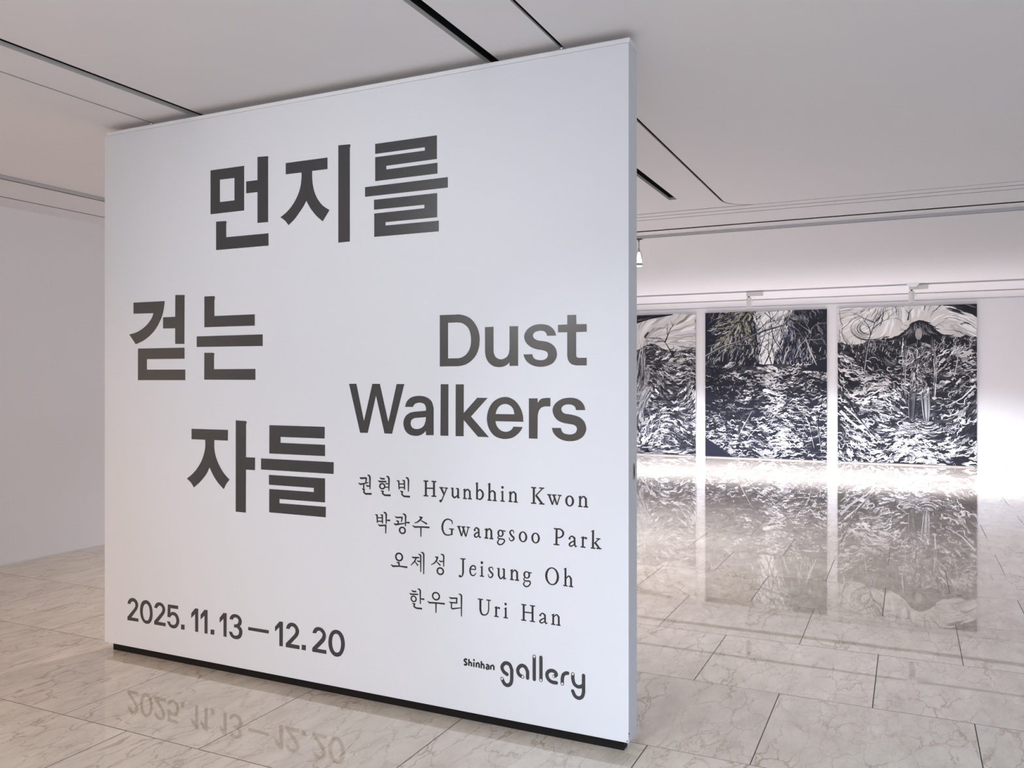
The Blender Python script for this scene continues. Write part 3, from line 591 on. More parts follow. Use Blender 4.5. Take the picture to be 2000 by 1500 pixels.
H|S0 1865.4,857.2,2.9 1874.1,852.1,6.9 1905.1,854.8,6.8;S0 1904.4,856.3,7.4 1899.5,833.5,5.1;S0 1871.6,838.2,3.4 1883.4,835.4,8 1882.8,822.5,6.9;S0 1860.1,824.8,3.4 1869.4,820.2,8.6 1918,829.1,4.5;S0 1906.6,871.3,4 1917.4,868.2,8 1922,862,8.5 1921.1,816.8,5.1;S0 1925.1,833.5,5.7 1942.6,833.7,8.5;R1905.1 797 14.8 13.6 8 6.8 0
H|S0 1992.1,864.3,3.4 2004.5,860.8,9.5 1999.1,851.8,7.8 1984.6,840.4,6.2 1967.9,834,3.4;S0 2002.1,847.7,4.5 2032.2,834.6,7.8;S0 1957.2,822.9,3.4 1969.4,817,7.9 2002.7,819.8,6.7 2044.7,820.4,7.8;S0 2001.2,818.4,7.3 2001.2,776.5,5
S|S0 2160.2,851.5,3.3 2149.5,860.9,5.5~ 2133.4,862.8,6~ 2117.3,851.9,8.2~ 2109.4,826.6,9.9~ 2118.8,800.5,7.7~ 2136.3,794.3,5.5~ 2157.3,800,5.4;S0 2157.3,860.7,3.8 2159.1,843.8,4.4;S0 2156.7,821.3,8.2 2156.7,796.4,8.2;S0 2143.6,822.3,4.9 2167.8,822.1,4.9
S|S0 2190.1,835.2,9.2 2204.5,796.7,7;S0 2216,833.4,4.8 2204.8,794.7,4.9;S0 2210.8,835.5,9.2 2225.1,795.8,7;S0 2238,836.3,4.8 2225.7,794.4,4.8;S0 2182.8,835.9,4.9 2201.6,836.1,4.9;S0 2204.5,835.8,4.9 2223.1,836.4,4.8;S0 2228.8,836.4,4.8 2245.4,835.6,4.8
S|D2268.1 826.1 4.8 0;S0 2266.4,827.7,5.3 2275.8,836.9,5.9~ 2287.1,830.8,8 2287.9,803.9,8 2292.7,796.8,5.3 2299.2,799.8,3.7;S0 2287.1,820,4.8 2271.5,811.3,6.4~ 2267.3,802.2,7.5~ 2274.3,796.5,5.9~ 2287.1,803.8,4.3
S|S0 2324.1,836.5,8.8 2324.1,796.3,8.8;S0 2314.7,831.9,3.9 2328.4,837.4,5;S0 2326.4,825.8,4.4 2338,837.1,6~ 2347.3,828.7,8.8 2348.2,796.9,8.8;S0 2314.7,797.3,5.5 2332.8,797,5.5;S0 2338.6,796.7,5.5 2356.9,796.4,5.5
S|R2390.6 822.3 10.9 12.9 8 5.1 0;S0 2398.6,834,4.3 2414.3,832.6,5.4;S0 2382.8,810.1,4.4 2377.9,802.5,4.9~ 2387.1,798.8,6~ 2405.8,797.8,6~ 2408.6,789,6~ 2391.4,774.7,5.4~ 2377.1,781.2,6.5~ 2384.3,796.8,4.4
S|S0 2452.6,827.2,3.8 2449.8,836.9,4.3~ 2441.3,838.3,5.4~ 2434.2,829.6,7~ 2442.7,816.2,8.6~ 2452.6,806.7,7.5~ 2444.2,795.8,5.4~ 2434.2,797.6,4.3~ 2430.8,808.3,3.8
S|R2494 815.9 15.1 20.1 8.9 5.1 0
S|R2550.9 815.5 14.9 19.9 8.8 5 0
S|S0 2644.3,859.7,8.8 2643.5,796.1,8.8;S0 2631.7,860.5,5.2 2648.4,860.8,5.2;S0 2630.8,796.2,5.2 2656.4,796.4,5.2;S0 2645.7,860.6,5.2 2661.8,859.3,6.2~ 2673,847.8,8.8~ 2669.3,833.1,7.2~ 2656.4,825,5.2 2645.7,824.9,4.7
S|D2700.5 825.6 4.6 0;S0 2699.2,827.5,5.1 2709.8,835.8,5.6~ 2721.7,829.4,8.2 2722.5,802.7,8.2 2726.9,795.2,5.1 2732.7,798.2,3.6;S0 2721.7,818.7,4.6 2704.5,808.6,6.2~ 2699.7,800.3,7.2~ 2707.1,795.3,5.6~ 2721.7,803.9,4.1
S|S0 2757.7,837.2,8.1 2757.7,795.9,8.1;S0 2749.3,832.1,3.6 2761.6,838,4.6;S0 2759.8,827.5,3.6 2765,834.3,5.1~ 2771.2,834.4,5.6;S0 2748,796.3,5.1 2768.9,796.1,5.1;D2771.5 832.7 4.6 0
S|S0 2800.9,866.1,8.6 2800.3,795.9,8.6;S0 2792.8,861.3,3 2805,866.9,4.5;S0 2827.2,834.8,4.5 2805.3,814.6,4.5;S0 2810.4,817.5,8 2827.2,796.5,8;S0 2791,795.8,5 2810.4,795.5,5;S0 2814.8,795.9,5 2836.1,796.1,5;S0 2813.8,834.4,4.5 2831.8,834.9,4.5
H|R1887.7 677.4 17.2 16.4 8.6 7.3 0;S0 1874.2,653.4,3 1886.9,651.4,8.5 1888.3,637.8,7;S0 1844.4,639.8,3 1855.3,633.3,8.5 1889.1,636.6,6 1931.4,635.6,7.9
H|S0 1953.8,684.1,2.9 1961.2,681.4,7.4 1992.1,684.2,6.8;S0 1976.5,681.7,6.9 1969.1,666.3,6.9~ 1949.3,646.4,3.9;S0 1970.4,664.6,3.9 1986.3,648.3,6.8;S0 1981.5,670.9,2.9 1987.6,666.9,6.3 1998.1,667.9,5.4;S0 1987.6,699.1,3.4 1996.8,697,7.3 2000.2,691.7,7.3 2000.2,621.6,4.9;S0 2001.3,708.7,3.4 2011.7,706.7,7.3 2015.7,699.8,7.8 2015.4,613.6,4.9
H|S0 2072.3,695.6,2.9 2085.2,693.6,8.2 2081.3,681.2,7.2 2069.7,667.9,5.8~ 2052.9,658.5,3.4;S0 2078.8,675.4,3.8 2099.8,660.3,7.2;S0 2092.1,681.1,2.9 2100.6,676.8,6.2 2113.4,678.7,5.3;S0 2101.4,709.3,3.3 2112.1,707.4,7.2 2116.5,702.2,7.6 2116,656.3,4.8;R2099.3 635.1 15.4 14 7.7 6.7 0
S|S0 2211.9,698.8,8.4 2211.9,640.7,8.4 2206.9,624.4,5.2~ 2197.7,620,4.2;S0 2198.7,698.2,5.2 2223.6,698.8,5.1;D2196.2 623.3 5.6 0
S|S0 2247.9,659.1,4.7 2272.6,658.7,4.6;S0 2272.6,658,4.6 2270.2,670,6.5~ 2260.3,674.5,5.6~ 2248.4,664.4,7.5~ 2246,648.4,7.9~ 2251.7,634.8,6.5~ 2264,632.8,5.1~ 2275.1,644.8,3.2
S|D2302.5 690.9 6.2 0;S0 2302.5,675.7,7.8 2302.5,634.5,7.8;S0 2295.2,670.6,2.8 2306.2,676,4.1;S0 2292.7,633.9,5.1 2313,634,5.1
S|S0 2355.4,663.5,3.2 2353,674.1,4.1~ 2344.6,675.4,5~ 2336.1,668.1,6.9~ 2343.4,656.9,8.2~ 2354.2,646.2,7.3~ 2345.8,632.8,5.5~ 2336.1,634.6,4.1~ 2332.5,646.1,3.2
S|S0 2381.9,674.7,8.2 2381.9,644.6,8.2 2391.4,632.7,6.3~ 2404.6,643.7,4.1;S0 2406.9,675,8.1 2406.9,634.3,8.1;S0 2374.7,673.6,4.5 2385.5,674.6,4.5;S0 2398.6,673.7,4.5 2408.1,674.9,4.5;S0 2403.4,631.8,3.6 2417.2,636.2,4.5
S|S0 2442.5,675.2,8.5 2442.5,633.7,8.5;S0 2435.4,670.3,3.1 2447.9,676.4,4.5;S0 2444.9,662.7,3.6 2456.6,674.3,5.8~ 2467.2,666.4,8.5 2467.7,634.1,8.5;S0 2434.2,633.9,4.9 2452.6,633.6,4.9;S0 2457.3,633.7,4.9 2476.1,633.5,4.9
S|R2511.1 660.2 11.6 13.1 7.9 4.6 0;S0 2519.6,670.7,4 2533.5,670.4,5.3;S0 2502.2,648.7,3.6 2497.6,640.4,4.9~ 2505.7,634.9,5.8~ 2524.3,634.7,6.2~ 2526.6,624.4,5.7~ 2511.5,611.6,5.3~ 2497.1,619.2,6.2~ 2503.4,633.6,3.6
S|R2624.3 665.9 25.7 34 9.9 5 0
S|S0 2683,704.3,8.2 2683,632.5,8.2;S0 2675.6,699.4,3 2687.2,704.9,4.3;S0 2685.2,662.3,3.9 2697.4,673.9,5.6~ 2706.7,664.5,8.1 2707.3,633,8.1;S0 2673,634.1,4.7 2692.5,632.9,4.7;S0 2697.4,633,4.7 2716.8,632.6,4.7
H|S0 1951.7,537.2,2.4 1959.6,532.1,6.7 1977.2,533.3,7;S0 1941.5,523.4,2.4 1949,518.6,6.7 1987.1,521.8,6.3;S0 1983.5,546,2.7 1993.4,544.8,7 1997.6,540.4,7.8 1998.2,480.7,5.1;S0 2000.7,503.8,5.1 2018.5,503.9,7.4;S0 1956.4,479.9,2.8 1968.5,477.3,7.8 1965.3,466.4,6.7 1977.6,460.5,7 2007,461.1,7.8;R1963.8 499.7 12.7 12.1 6.8 5.8 0
H|R2077.7 524.1 16.9 15.7 7.4 6.4 0;S0 2034.6,497.8,2.3 2043.6,492.2,7.3 2079.8,494.9,6.5 2121.8,495.8,7.6;S0 2077.7,492,7.3 2077.7,451.5,5
H|S0 2143.2,528.3,2.3 2150.3,523.8,6.8 2183.6,526.9,6.4;S0 2181.2,528.5,7.2 2180,506,6.4;S0 2143.2,507.5,2.7 2151.3,504.9,6.1 2184,506.7,5.7;S0 2155,504.4,6.4 2154.3,481.4,5.7;S0 2153.3,481.8,4.5 2160.4,479.1,6.8 2200.7,487.7,4.1;S0 2190,546.2,2.6 2199.7,544.7,6.8 2204.1,539,7.9 2204.1,450.9,4.5
S|S0 2295.3,535.3,10 2295.3,491.4,9.6 2301.4,474.5,8.3~ 2315.7,470.8,5.4~ 2329.9,479.9,5.4~ 2334.9,496.1,5.4 2334.9,534.9,5.4;S0 2283.1,535.3,5 2308,535.4,5;S0 2324,535.7,5 2345.2,535.7,4.9
S|S0 2370.1,512.8,8.6 2370.1,471.2,8.6;S0 2362.5,507.5,2.9 2374.9,513.4,4.1;S0 2372.3,502,2.9 2378.8,509.6,4.5~ 2384.4,510,4.9;S0 2360.8,471.6,4.9 2382,471.3,4.9;D2384.1 508.1 4.5 0
S|D2414.2 528.5 5.7 0;S0 2414.8,513.2,8.1 2414.6,471.8,8.1;S0 2406.7,507.4,2.8 2419.1,513.7,4.1;S0 2404.6,471.5,4.9 2424.9,471.1,4.9
S|S0 2497.4,535.2,8.8 2497.4,470.5,8.8;S0 2537.4,535.5,8.7 2537.4,469.7,8.7;S0 2497.4,505.3,5.2 2537.4,505.7,5.2;S0 2486.3,535.7,4.8 2509.3,535.3,4.8;S0 2525.6,535.3,4.8 2548.8,535.3,4.8;S0 2485.9,471.5,4.8 2508.9,471.3,4.8;S0 2525.4,471.4,4.8 2548.4,471.3,4.8
S|D2571.9 500.4 4.3 0;S0 2570.1,501.5,4.7 2581.8,510.1,5.1~ 2592.7,503.5,7.9 2593.5,475.7,7.9 2598.2,469.7,4.7 2604.3,473.7,3.1;S0 2593.1,492.6,3.9 2575.6,483,5.9~ 2570.5,474.8,6.7~ 2578.7,470.1,5.1~ 2593.1,479.5,3.5
S|S0 2629.3,512.1,7.8 2629.3,469.9,7.8;S0 2621.6,507,3.1 2633.8,513.3,3.9;S0 2631.3,500.7,3.5 2643.9,511.6,5.1~ 2653.6,503.4,7.8 2654,470.2,7.8;S0 2619.6,471.1,4.7 2638.8,470.5,4.7;S0 2642.9,470.7,4.7 2661.6,470,4.7
C|P2948.1,88.6 2951.6,88.6 2950.6,83 2951.6,79 2948.1,79.6 2947.2,84.2
C|P2936.3,51.9 2940,53.8 2943.8,59.6 2942.9,55.6 2946.9,53 2940.7,51.2
C|P2948.1,76 2950.9,75.5 2950,70.3 2948.4,72.4
"""


def catmull(pts, closed, sub=5):
    """pts: (x, z, smooth, ...) -> dense list; corner points stay sharp"""
    n = len(pts); out = []
    last = n if closed else n-1
    for i in range(last):
        p, q = pts[i], pts[(i+1) % n]
        if not (p[2] or q[2]):
            out.append((p[0], p[1])); continue
        P, Q = np.array(p[:2]), np.array(q[:2]); ch = Q - P; L = np.linalg.norm(ch)
        def tan(j, end):
            c = pts[j % n]
            if not c[2] or (not closed and j in (0, n-1)): return ch
            a, b = np.array(pts[(j-1) % n][:2]), np.array(pts[(j+1) % n][:2]); d = b - a
            return d / (np.linalg.norm(d) + 1e-9) * L
        t0, t1 = tan(i, 0), tan(i+1, 1)
        for k in range(sub):
            t = k/sub; t2, t3 = t*t, t*t*t
            r = (2*t3-3*t2+1)*P + (t3-2*t2+t)*t0 + (-2*t3+3*t2)*Q + (t3-t2)*t1
            out.append((float(r[0]), float(r[1])))
    if not closed: out.append(tuple(pts[-1][:2]))
    return out

def film(bm, loops, th, mi=0):
    """thin cut film: front face towards -Y plus its cut edge"""
    vs_, idx = [], []
    for lp in loops:
        a = [bm.verts.new((x/1000, -th, z/1000)) for x, z in lp]
        b = [bm.verts.new((x/1000, 0.0, z/1000)) for x, z in lp]
        for k in range(len(lp)):
            n = (k+1) % len(lp)
            f = bm.faces.new((a[k], b[k], b[n], a[n])); f.material_index = mi
        vs_ += a
    for t in tessellate_polygon([[Vector((x, z, 0)) for x, z in lp] for lp in loops]):
        tri = [vs_[i] for i in t]
        n = (tri[1].co-tri[0].co).cross(tri[2].co-tri[0].co)
        if n.length < 1e-12: continue
        if n.y > 0: tri.reverse()
        try: f = bm.faces.new(tri); f.material_index = mi
        except ValueError: pass

def stroke_loop(pts, cap):
    c = catmull([(p[0], p[1], p[3]) for p in pts], False, 5)
    # interpolate widths by nearest traced index
    ws = []; m = 0
    for i in range(len(pts)-1):
        k = 5 if (pts[i][3] or pts[i+1][3]) else 1
        ws += [pts[i][2] + (pts[i+1][2]-pts[i][2])*j/k for j in range(k)]
    ws.append(pts[-1][2])
    C = [np.array(p) for p in c]; Lf, Rt = [], []
    for i, p in enumerate(C):
        d0 = C[i]-C[i-1] if i else C[1]-C[0]
        d1 = C[i+1]-C[i] if i < len(C)-1 else C[-1]-C[-2]
        d0 = d0/(np.linalg.norm(d0)+1e-9); d1 = d1/(np.linalg.norm(d1)+1e-9)
        d = d0+d1; d = d/(np.linalg.norm(d)+1e-9)
        cs = max(0.55, float(np.dot(d, d1)))
        nrm = np.array((-d[1], d[0])) * ws[i]/2/cs
        Lf.append(tuple(p+nrm)); Rt.append(tuple(p-nrm))
    end, start = [], []
    if cap:
        for P, w, d, dst in ((C[-1], ws[-1], C[-1]-C[-2], end), (C[0], ws[0], C[0]-C[1], start)):
            a0 = math.atan2(d[1], d[0])
            for k in range(1, 8):
                a = a0 + math.pi/2 - math.pi*k/8
                dst.append((P[0]+math.cos(a)*w/2, P[1]+math.sin(a)*w/2))
    return Lf + end + Rt[::-1] + start

def ell(cx, cz, rx, rz, n=28):
    return [(cx+rx*math.cos(2*math.pi*k/n), cz+rz*math.sin(2*math.pi*k/n)) for k in range(n)]

KIND = {'T': ('title_syllable', 'vinyl'), 'E': ('title_letter', 'vinyl'), 'N': ('date_character', 'vinyl'), 'H': ('name_syllable', 'ink'),
        'S': ('name_letter', 'ink'), 'W': ('wordmark_letter', 'ink'), 'C': ('paint_chip', 'dark'), 'L': ('logo_letter', 'vinyl')}
for line in GLYPHS.strip().split('\n'):
    k, body = line.split('|')
    nm, mt = KIND[k]
    bm = bmesh.new(); spots = []; th = 0.00040
    for it in body.split(';'):
        th += 0.00004
        if it[0] == 'P':
            lps = []
            for L_ in it[1:].split('/'):
                pts = []
                for t in L_.split():
                    s_ = t.endswith('~'); x, z = map(float, t.rstrip('~').split(','))
                    pts.append((x, z, s_))
                lps.append(catmull(pts, True, 5))
            film(bm, lps, th)
        elif it[0] == 'S':
            pts = []
            for t in it[3:].split():
                s_ = t.endswith('~'); x, z, w = map(float, t.rstrip('~').split(','))
                pts.append((x, z, w, s_))
            film(bm, [stroke_loop(pts, it[1] == '1')], th)
        elif it[0] == 'R':
            x, z, rx, rz, ws, wt, _ = map(float, it[1:].split())
            film(bm, [ell(x, z, rx+ws/2, rz+wt/2), ell(x, z, rx-ws/2, rz-wt/2)], th)
        elif it[0] == 'D':
            x, z, r_, w_ = map(float, it[1:].split())
            if w_: spots.append((x, z, r_))
            else: film(bm, [ell(x, z, r_, r_, 18)], th)
    o = obj(nm, mesh_from(bm, nm), mt, part)
    o.location = (PX0 - part.location.x, PY0 - part.location.y, 0)
    for x, z, r_ in spots:
        bm = bmesh.new(); film(bm, [ell(x, z, r_*0.92, r_*1.05, 20)], 0.0007)
        tag(obj('white_spot', mesh_from(bm, 'white_spot'), 'inlay', o), 'white round end of the logo stroke')

# ================================================================== paintings
PAL = {'k': (0.010, 0.011, 0.018), 'd': (0.045, 0.046, 0.058), 'm': (0.17, 0.17, 0.19), 'l': (0.48, 0.48, 0.50), 'w': (0.80, 0.80, 0.82),
       'o': (0.30, 0.29, 0.17), 'b': (0.16, 0.18, 0.27), 'c': (0.67, 0.65, 0.63), 'g': (0.36, 0.35, 0.35), 'n': (0.012, 0.014, 0.030)}

class Paint:
    def __init__(s, W, H, seed):
        s.W, s.H, s.r = W, H, random.Random(seed)
        s.v, s.f, s.c, s.z = [], [], [], 0.0006
        s.ph = [s.r.uniform(0, 6.28) for _ in range(12)]
    def noise(s, x, y, k=1.0):
        p = s.ph
        return (math.sin(5.1*k*x+3.3*k*y+p[0]) + math.sin(-3.7*k*x+6.4*k*y+p[1]) + 0.7*math.sin(9.3*k*x+p[2]+2*math.sin(4*k*y+p[3])) + 0.7*math.sin(8.8*k*y+p[4]+2*math.sin(5*k*x+p[5])))/3.4
    def col(s, c, j=0.18):
        a = PAL[c] if isinstance(c, str) else c
        q = 1 + s.r.uniform(-j, j)
        return tuple(max(0, min(0.86, x*q)) for x in a)
    def ribbon(s, pts, w, c, prof='leaf', j=0.18):
        """pts in unit canvas coordinates, w in metres"""
        P = [np.array((min(max(x, 0.0), 1.0)*s.W, min(max(y, 0.0), 1.0)*s.H)) for x, y in pts]
        n = len(P); col = s.col(c, j); base = len(s.v)
        s.z += s.dz
        for i, p in enumerate(P):
            d = P[min(i+1, n-1)] - P[max(i-1, 0)]; L = np.linalg.norm(d)
            d = d/L if L > 1e-6 else np.array((1.0, 0.0))
            t = i/(n-1)
            if prof == 'leaf': ww = w*max(0.06, math.sin(math.pi*min(1, t*0.92+0.06)))**0.75
            elif prof == 'taper': ww = w*(1-0.85*t)
            else: ww = w
            nn = np.array((-d[1], d[0]))*ww/2
            for sg in (1, -1):
                q = p + nn*sg
                s.v.append((min(max(q[0], 0.0), s.W), -s.z, min(max(q[1], 0.0), s.H))); s.c.append(col)
        for i in range(n-1):
            a = base + 2*i
            s.f.append((a, a+1, a+3, a+2))
    def poly(s, pts, c):
        s.z += 4e-5
        b = len(s.v)
        for x, y in pts:
            s.v.append((min(max(x, 0), 1)*s.W, -s.z, min(max(y, 0), 1)*s.H)); s.c.append(s.col(c, 0))
        for t in tessellate_polygon([[Vector((x, y, 0)) for x, y in pts]]):
            s.f.append(tuple(b+i for i in t))
        s.z += 4e-5
    def flow(s, x, y, ang, L, w, c, n=7, wob=0.5, prof='leaf', j=0.25):
        pts = [(x, y)]; k = s.r.uniform(1.5, 3.5); q = s.r.uniform(0, 6)
        for i in range(n-1):
            a = ang(x, y) + wob*0.6*math.sin(q + k*i*0.6)
            x += math.cos(a)*L/(n-1)/s.W; y += math.sin(a)*L/(n-1)/s.H
            pts.append((x, y))
        s.ribbon(pts, w, c, prof, j)
    def branch(s, x, y, a, L, w, c, depth=3, bend=0.25, spread=0.6, lit=None):
        pts = [(x, y)]; n = 7
        px, py, aa = x, y, a
        for i in range(n-1):
            aa += s.r.uniform(-bend, bend)
            px += math.cos(aa)*L/(n-1)/s.W; py += math.sin(aa)*L/(n-1)/s.H
            pts.append((px, py))
        s.ribbon(pts, w, c, 'taper')
        if lit: s.ribbon([(u+w*0.22/s.W, v) for u, v in pts], w*0.32, lit, 'taper')
        if depth > 0:
            for _ in range(s.r.choice((2, 2, 3))):
                k = s.r.randint(2, n-1)
                s.branch(*pts[k], aa + s.r.choice((-1, 1))*s.r.uniform(0.3, spread), L*s.r.uniform(0.45, 0.7), w*0.55, c, depth-1, bend, spread, lit)
    def build(s, name, parent):
        me = bpy.data.meshes.new(name)
        me.from_pydata(s.v, [], s.f)
        at = me.color_attributes.new('pigment', 'FLOAT_COLOR', 'POINT')
        at.data.foreach_set('color', np.array([(*c, 1.0) for c in s.c], dtype=np.float32).ravel())
        o = obj(name, me, OIL, parent)
        tag(o, kind='stuff')
        return o

OIL, nt_, b_ = nodes_of('oil_paint')
at_ = N(nt_, 'ShaderNodeVertexColor'); at_.layer_name = 'pigment'
nt_.links.new(at_.outputs['Color'], b_.inputs['Base Color'])
b_.inputs['Roughness'].default_value = 0.55
b_.inputs['Specular IOR Level'].default_value = 0.3
tc_ = N(nt_, 'ShaderNodeTexCoord'); no_ = N(nt_, 'ShaderNodeTexNoise'); no_.inputs['Scale'].default_value = 90
bu_ = N(nt_, 'ShaderNodeBump'); bu_.inputs['Strength'].default_value = 0.25; bu_.inputs['Distance'].default_value = 0.003
nt_.links.new(tc_.outputs['Object'], no_.inputs['Vector']); nt_.links.new(no_.outputs['Fac'], bu_.inputs['Height']); nt_.links.new(bu_.outputs['Normal'], b_.inputs['Normal'])

PW, PH, PZ = 2.163, 2.705, 0.026
def painting(x0, label, paint_fn, seed):
    root = empty('painting', (x0, YF, PZ))
    tag(root, label, 'painting', 'large black and white canvases on the far wall')
    box('canvas', (0, PW, -0.045, -0.004, 0, PH), 'canvas', root, 0.002, 1)
    box('batten', (0.03, PW-0.03, -0.036, -0.002, -PZ, 0.0), 'ledge', root)
    p = Paint(PW, PH, seed); p.dz = 1.1e-6
    paint_fn(p)
    o = p.build('brushwork', root)
    o.location = (0, -0.045, 0)

def sky_swirl(p, n, ylo, tones, L=(0.25, 0.6), dirn=0.5):
    for _ in range(n):
        x, y = p.r.uniform(-0.05, 1), p.r.uniform(ylo, 1.02)
        p.flow(x, y, lambda u, v: dirn + 1.5*p.noise(u, v, 0.9), p.r.uniform(*L), p.r.uniform(0.010, 0.055), p.r.choice(tones), 11, 0.3)

def litter(p, n, ylo, yhi, ang, lightness, big=0.2, lw=(0.010, 0.028), bw=(0.026, 0.055), L=(0.06, 0.22), wob=1.2, dark='kkkkdnm', light='wwlwlg', xr=(-.03, 1)):
    """dense field of curled pale and dark strokes following a direction field"""
    for _ in range(n):
        x, y = p.r.uniform(*xr), p.r.uniform(ylo, yhi)
        lt = lightness(x, y)
        c = p.r.choice(light) if p.r.random() < lt else p.r.choice(dark)
        b_ = p.r.random() < big
        a0 = p.r.gauss(0, .22)
        p.flow(x, y, lambda u, v: ang(u, v) + a0, p.r.uniform(*L), p.r.uniform(*(bw if b_ else lw)), c, 9, wob*p.r.uniform(.3, 1.3))

def hooks(p, n, ylo, yhi, cols, size=(.03, .08), w=(.006, .014)):
    """small curled marks"""
    for _ in range(n):
        cx, cy, r0, a0, tw = p.r.uniform(0, 1), p.r.uniform(ylo, yhi), p.r.uniform(*size), p.r.uniform(0, 6.3), p.r.uniform(1.2, 3.4)*p.r.choice((-1, 1))
        sq = p.r.uniform(.35, .8)
        p.ribbon([(cx + r0/p.W*math.cos(a0+tw*t_/7), cy + sq*r0/p.H*math.sin(a0+tw*t_/7)) for t_ in range(8)], p.r.uniform(*w), p.r.choice(cols))

def paint_left(p):
    p.dz = 3.0/4600*1e-3
    p.poly([(0, 0), (1, 0), (1, 1), (0, 1)], 'd')
    p.poly([(0, .70), (1, .70), (1, 1), (0, 1)], 'c')
    sky_swirl(p, 190, .72, ['c', 'c', 'w', 'g', 'l', 'l'], dirn=0.6)
    sky_swirl(p, 26, .80, ['m', 'g', 'd'], (0.15, 0.4), 0.6)
    p.poly([(0, 1), (0, .955), (.3, .975), (.55, .965), (.78, .992), (.8, 1)], 'k')
    for _ in range(40): p.flow(p.r.uniform(0, .55), p.r.uniform(.93, 1), lambda u, v: .25, p.r.uniform(.2, .5), .03, p.r.choice('kkdm'), 7, .2)
    hill = lambda x: .735 + .06*math.exp(-((x-.60)/.10)**2) + .05*math.exp(-((x-.05)/.25)**2) + .025*math.exp(-((x-1.0)/.10)**2)
    p.poly([(i/24, hill(i/24)) for i in range(25)] + [(1, .5), (0, .5)], 'd')
    for _ in range(260):
        x = p.r.uniform(0, 1); y = hill(x) - abs(p.r.gauss(0, .03))
        p.flow(x, y, lambda u, v: math.atan((hill(u+.02)-hill(u))/.02*1.25) + p.r.uniform(-.5, .5), p.r.uniform(.05, .16), .016, p.r.choice('kkddmgl'), 6, .4)
    ang = lambda u, v: .1 + 1.3*p.noise(u, v, 1.7) + (.9 if u < .5 else 0)
    litter(p, 2500, 0, .72, ang, lambda x, y: .40 + .40*p.noise(x*1.6, y*2.2) + (.10 if y < .45 else -.04), .14, light='gllcwm')
    hooks(p, 420, 0, .70, 'kkdglmk')
    for _ in range(300):                                     # pale trunk at the partition side
        x = p.r.gauss(.50, .03); y = p.r.uniform(.2, .7)
        p.flow(x, y, lambda u, v: 1.5 + .6*p.noise(u, v, 2), p.r.uniform(.1, .3), .014, p.r.choice('gllmmdk'), 7, .2)
    for x, y, a, L, w in ((.80, .70, 1.9, .42, .03), (.86, .70, 1.5, .2, .012), (.56, .78, 1.3, .12, .01), (.72, .80, .7, .3, .03), (.66, .16, 1.4, .3, .014), (.70, .13, 1.6, .25, .014), (.62, .2, 1.9, .2, .012), (.9, .45, 2.0, .3, .014), (.8, .35, 1.9, .3, .012)):
        p.branch(x, y, a, L, w, 'k' if y > .3 else 'l', 2, .3, .7)
    for _ in range(90): p.flow(p.r.uniform(.2, 1), p.r.uniform(.0, .06), lambda u, v: .1, p.r.uniform(.1, .35), .03, p.r.choice('kkdmlgk'), 7, .3)

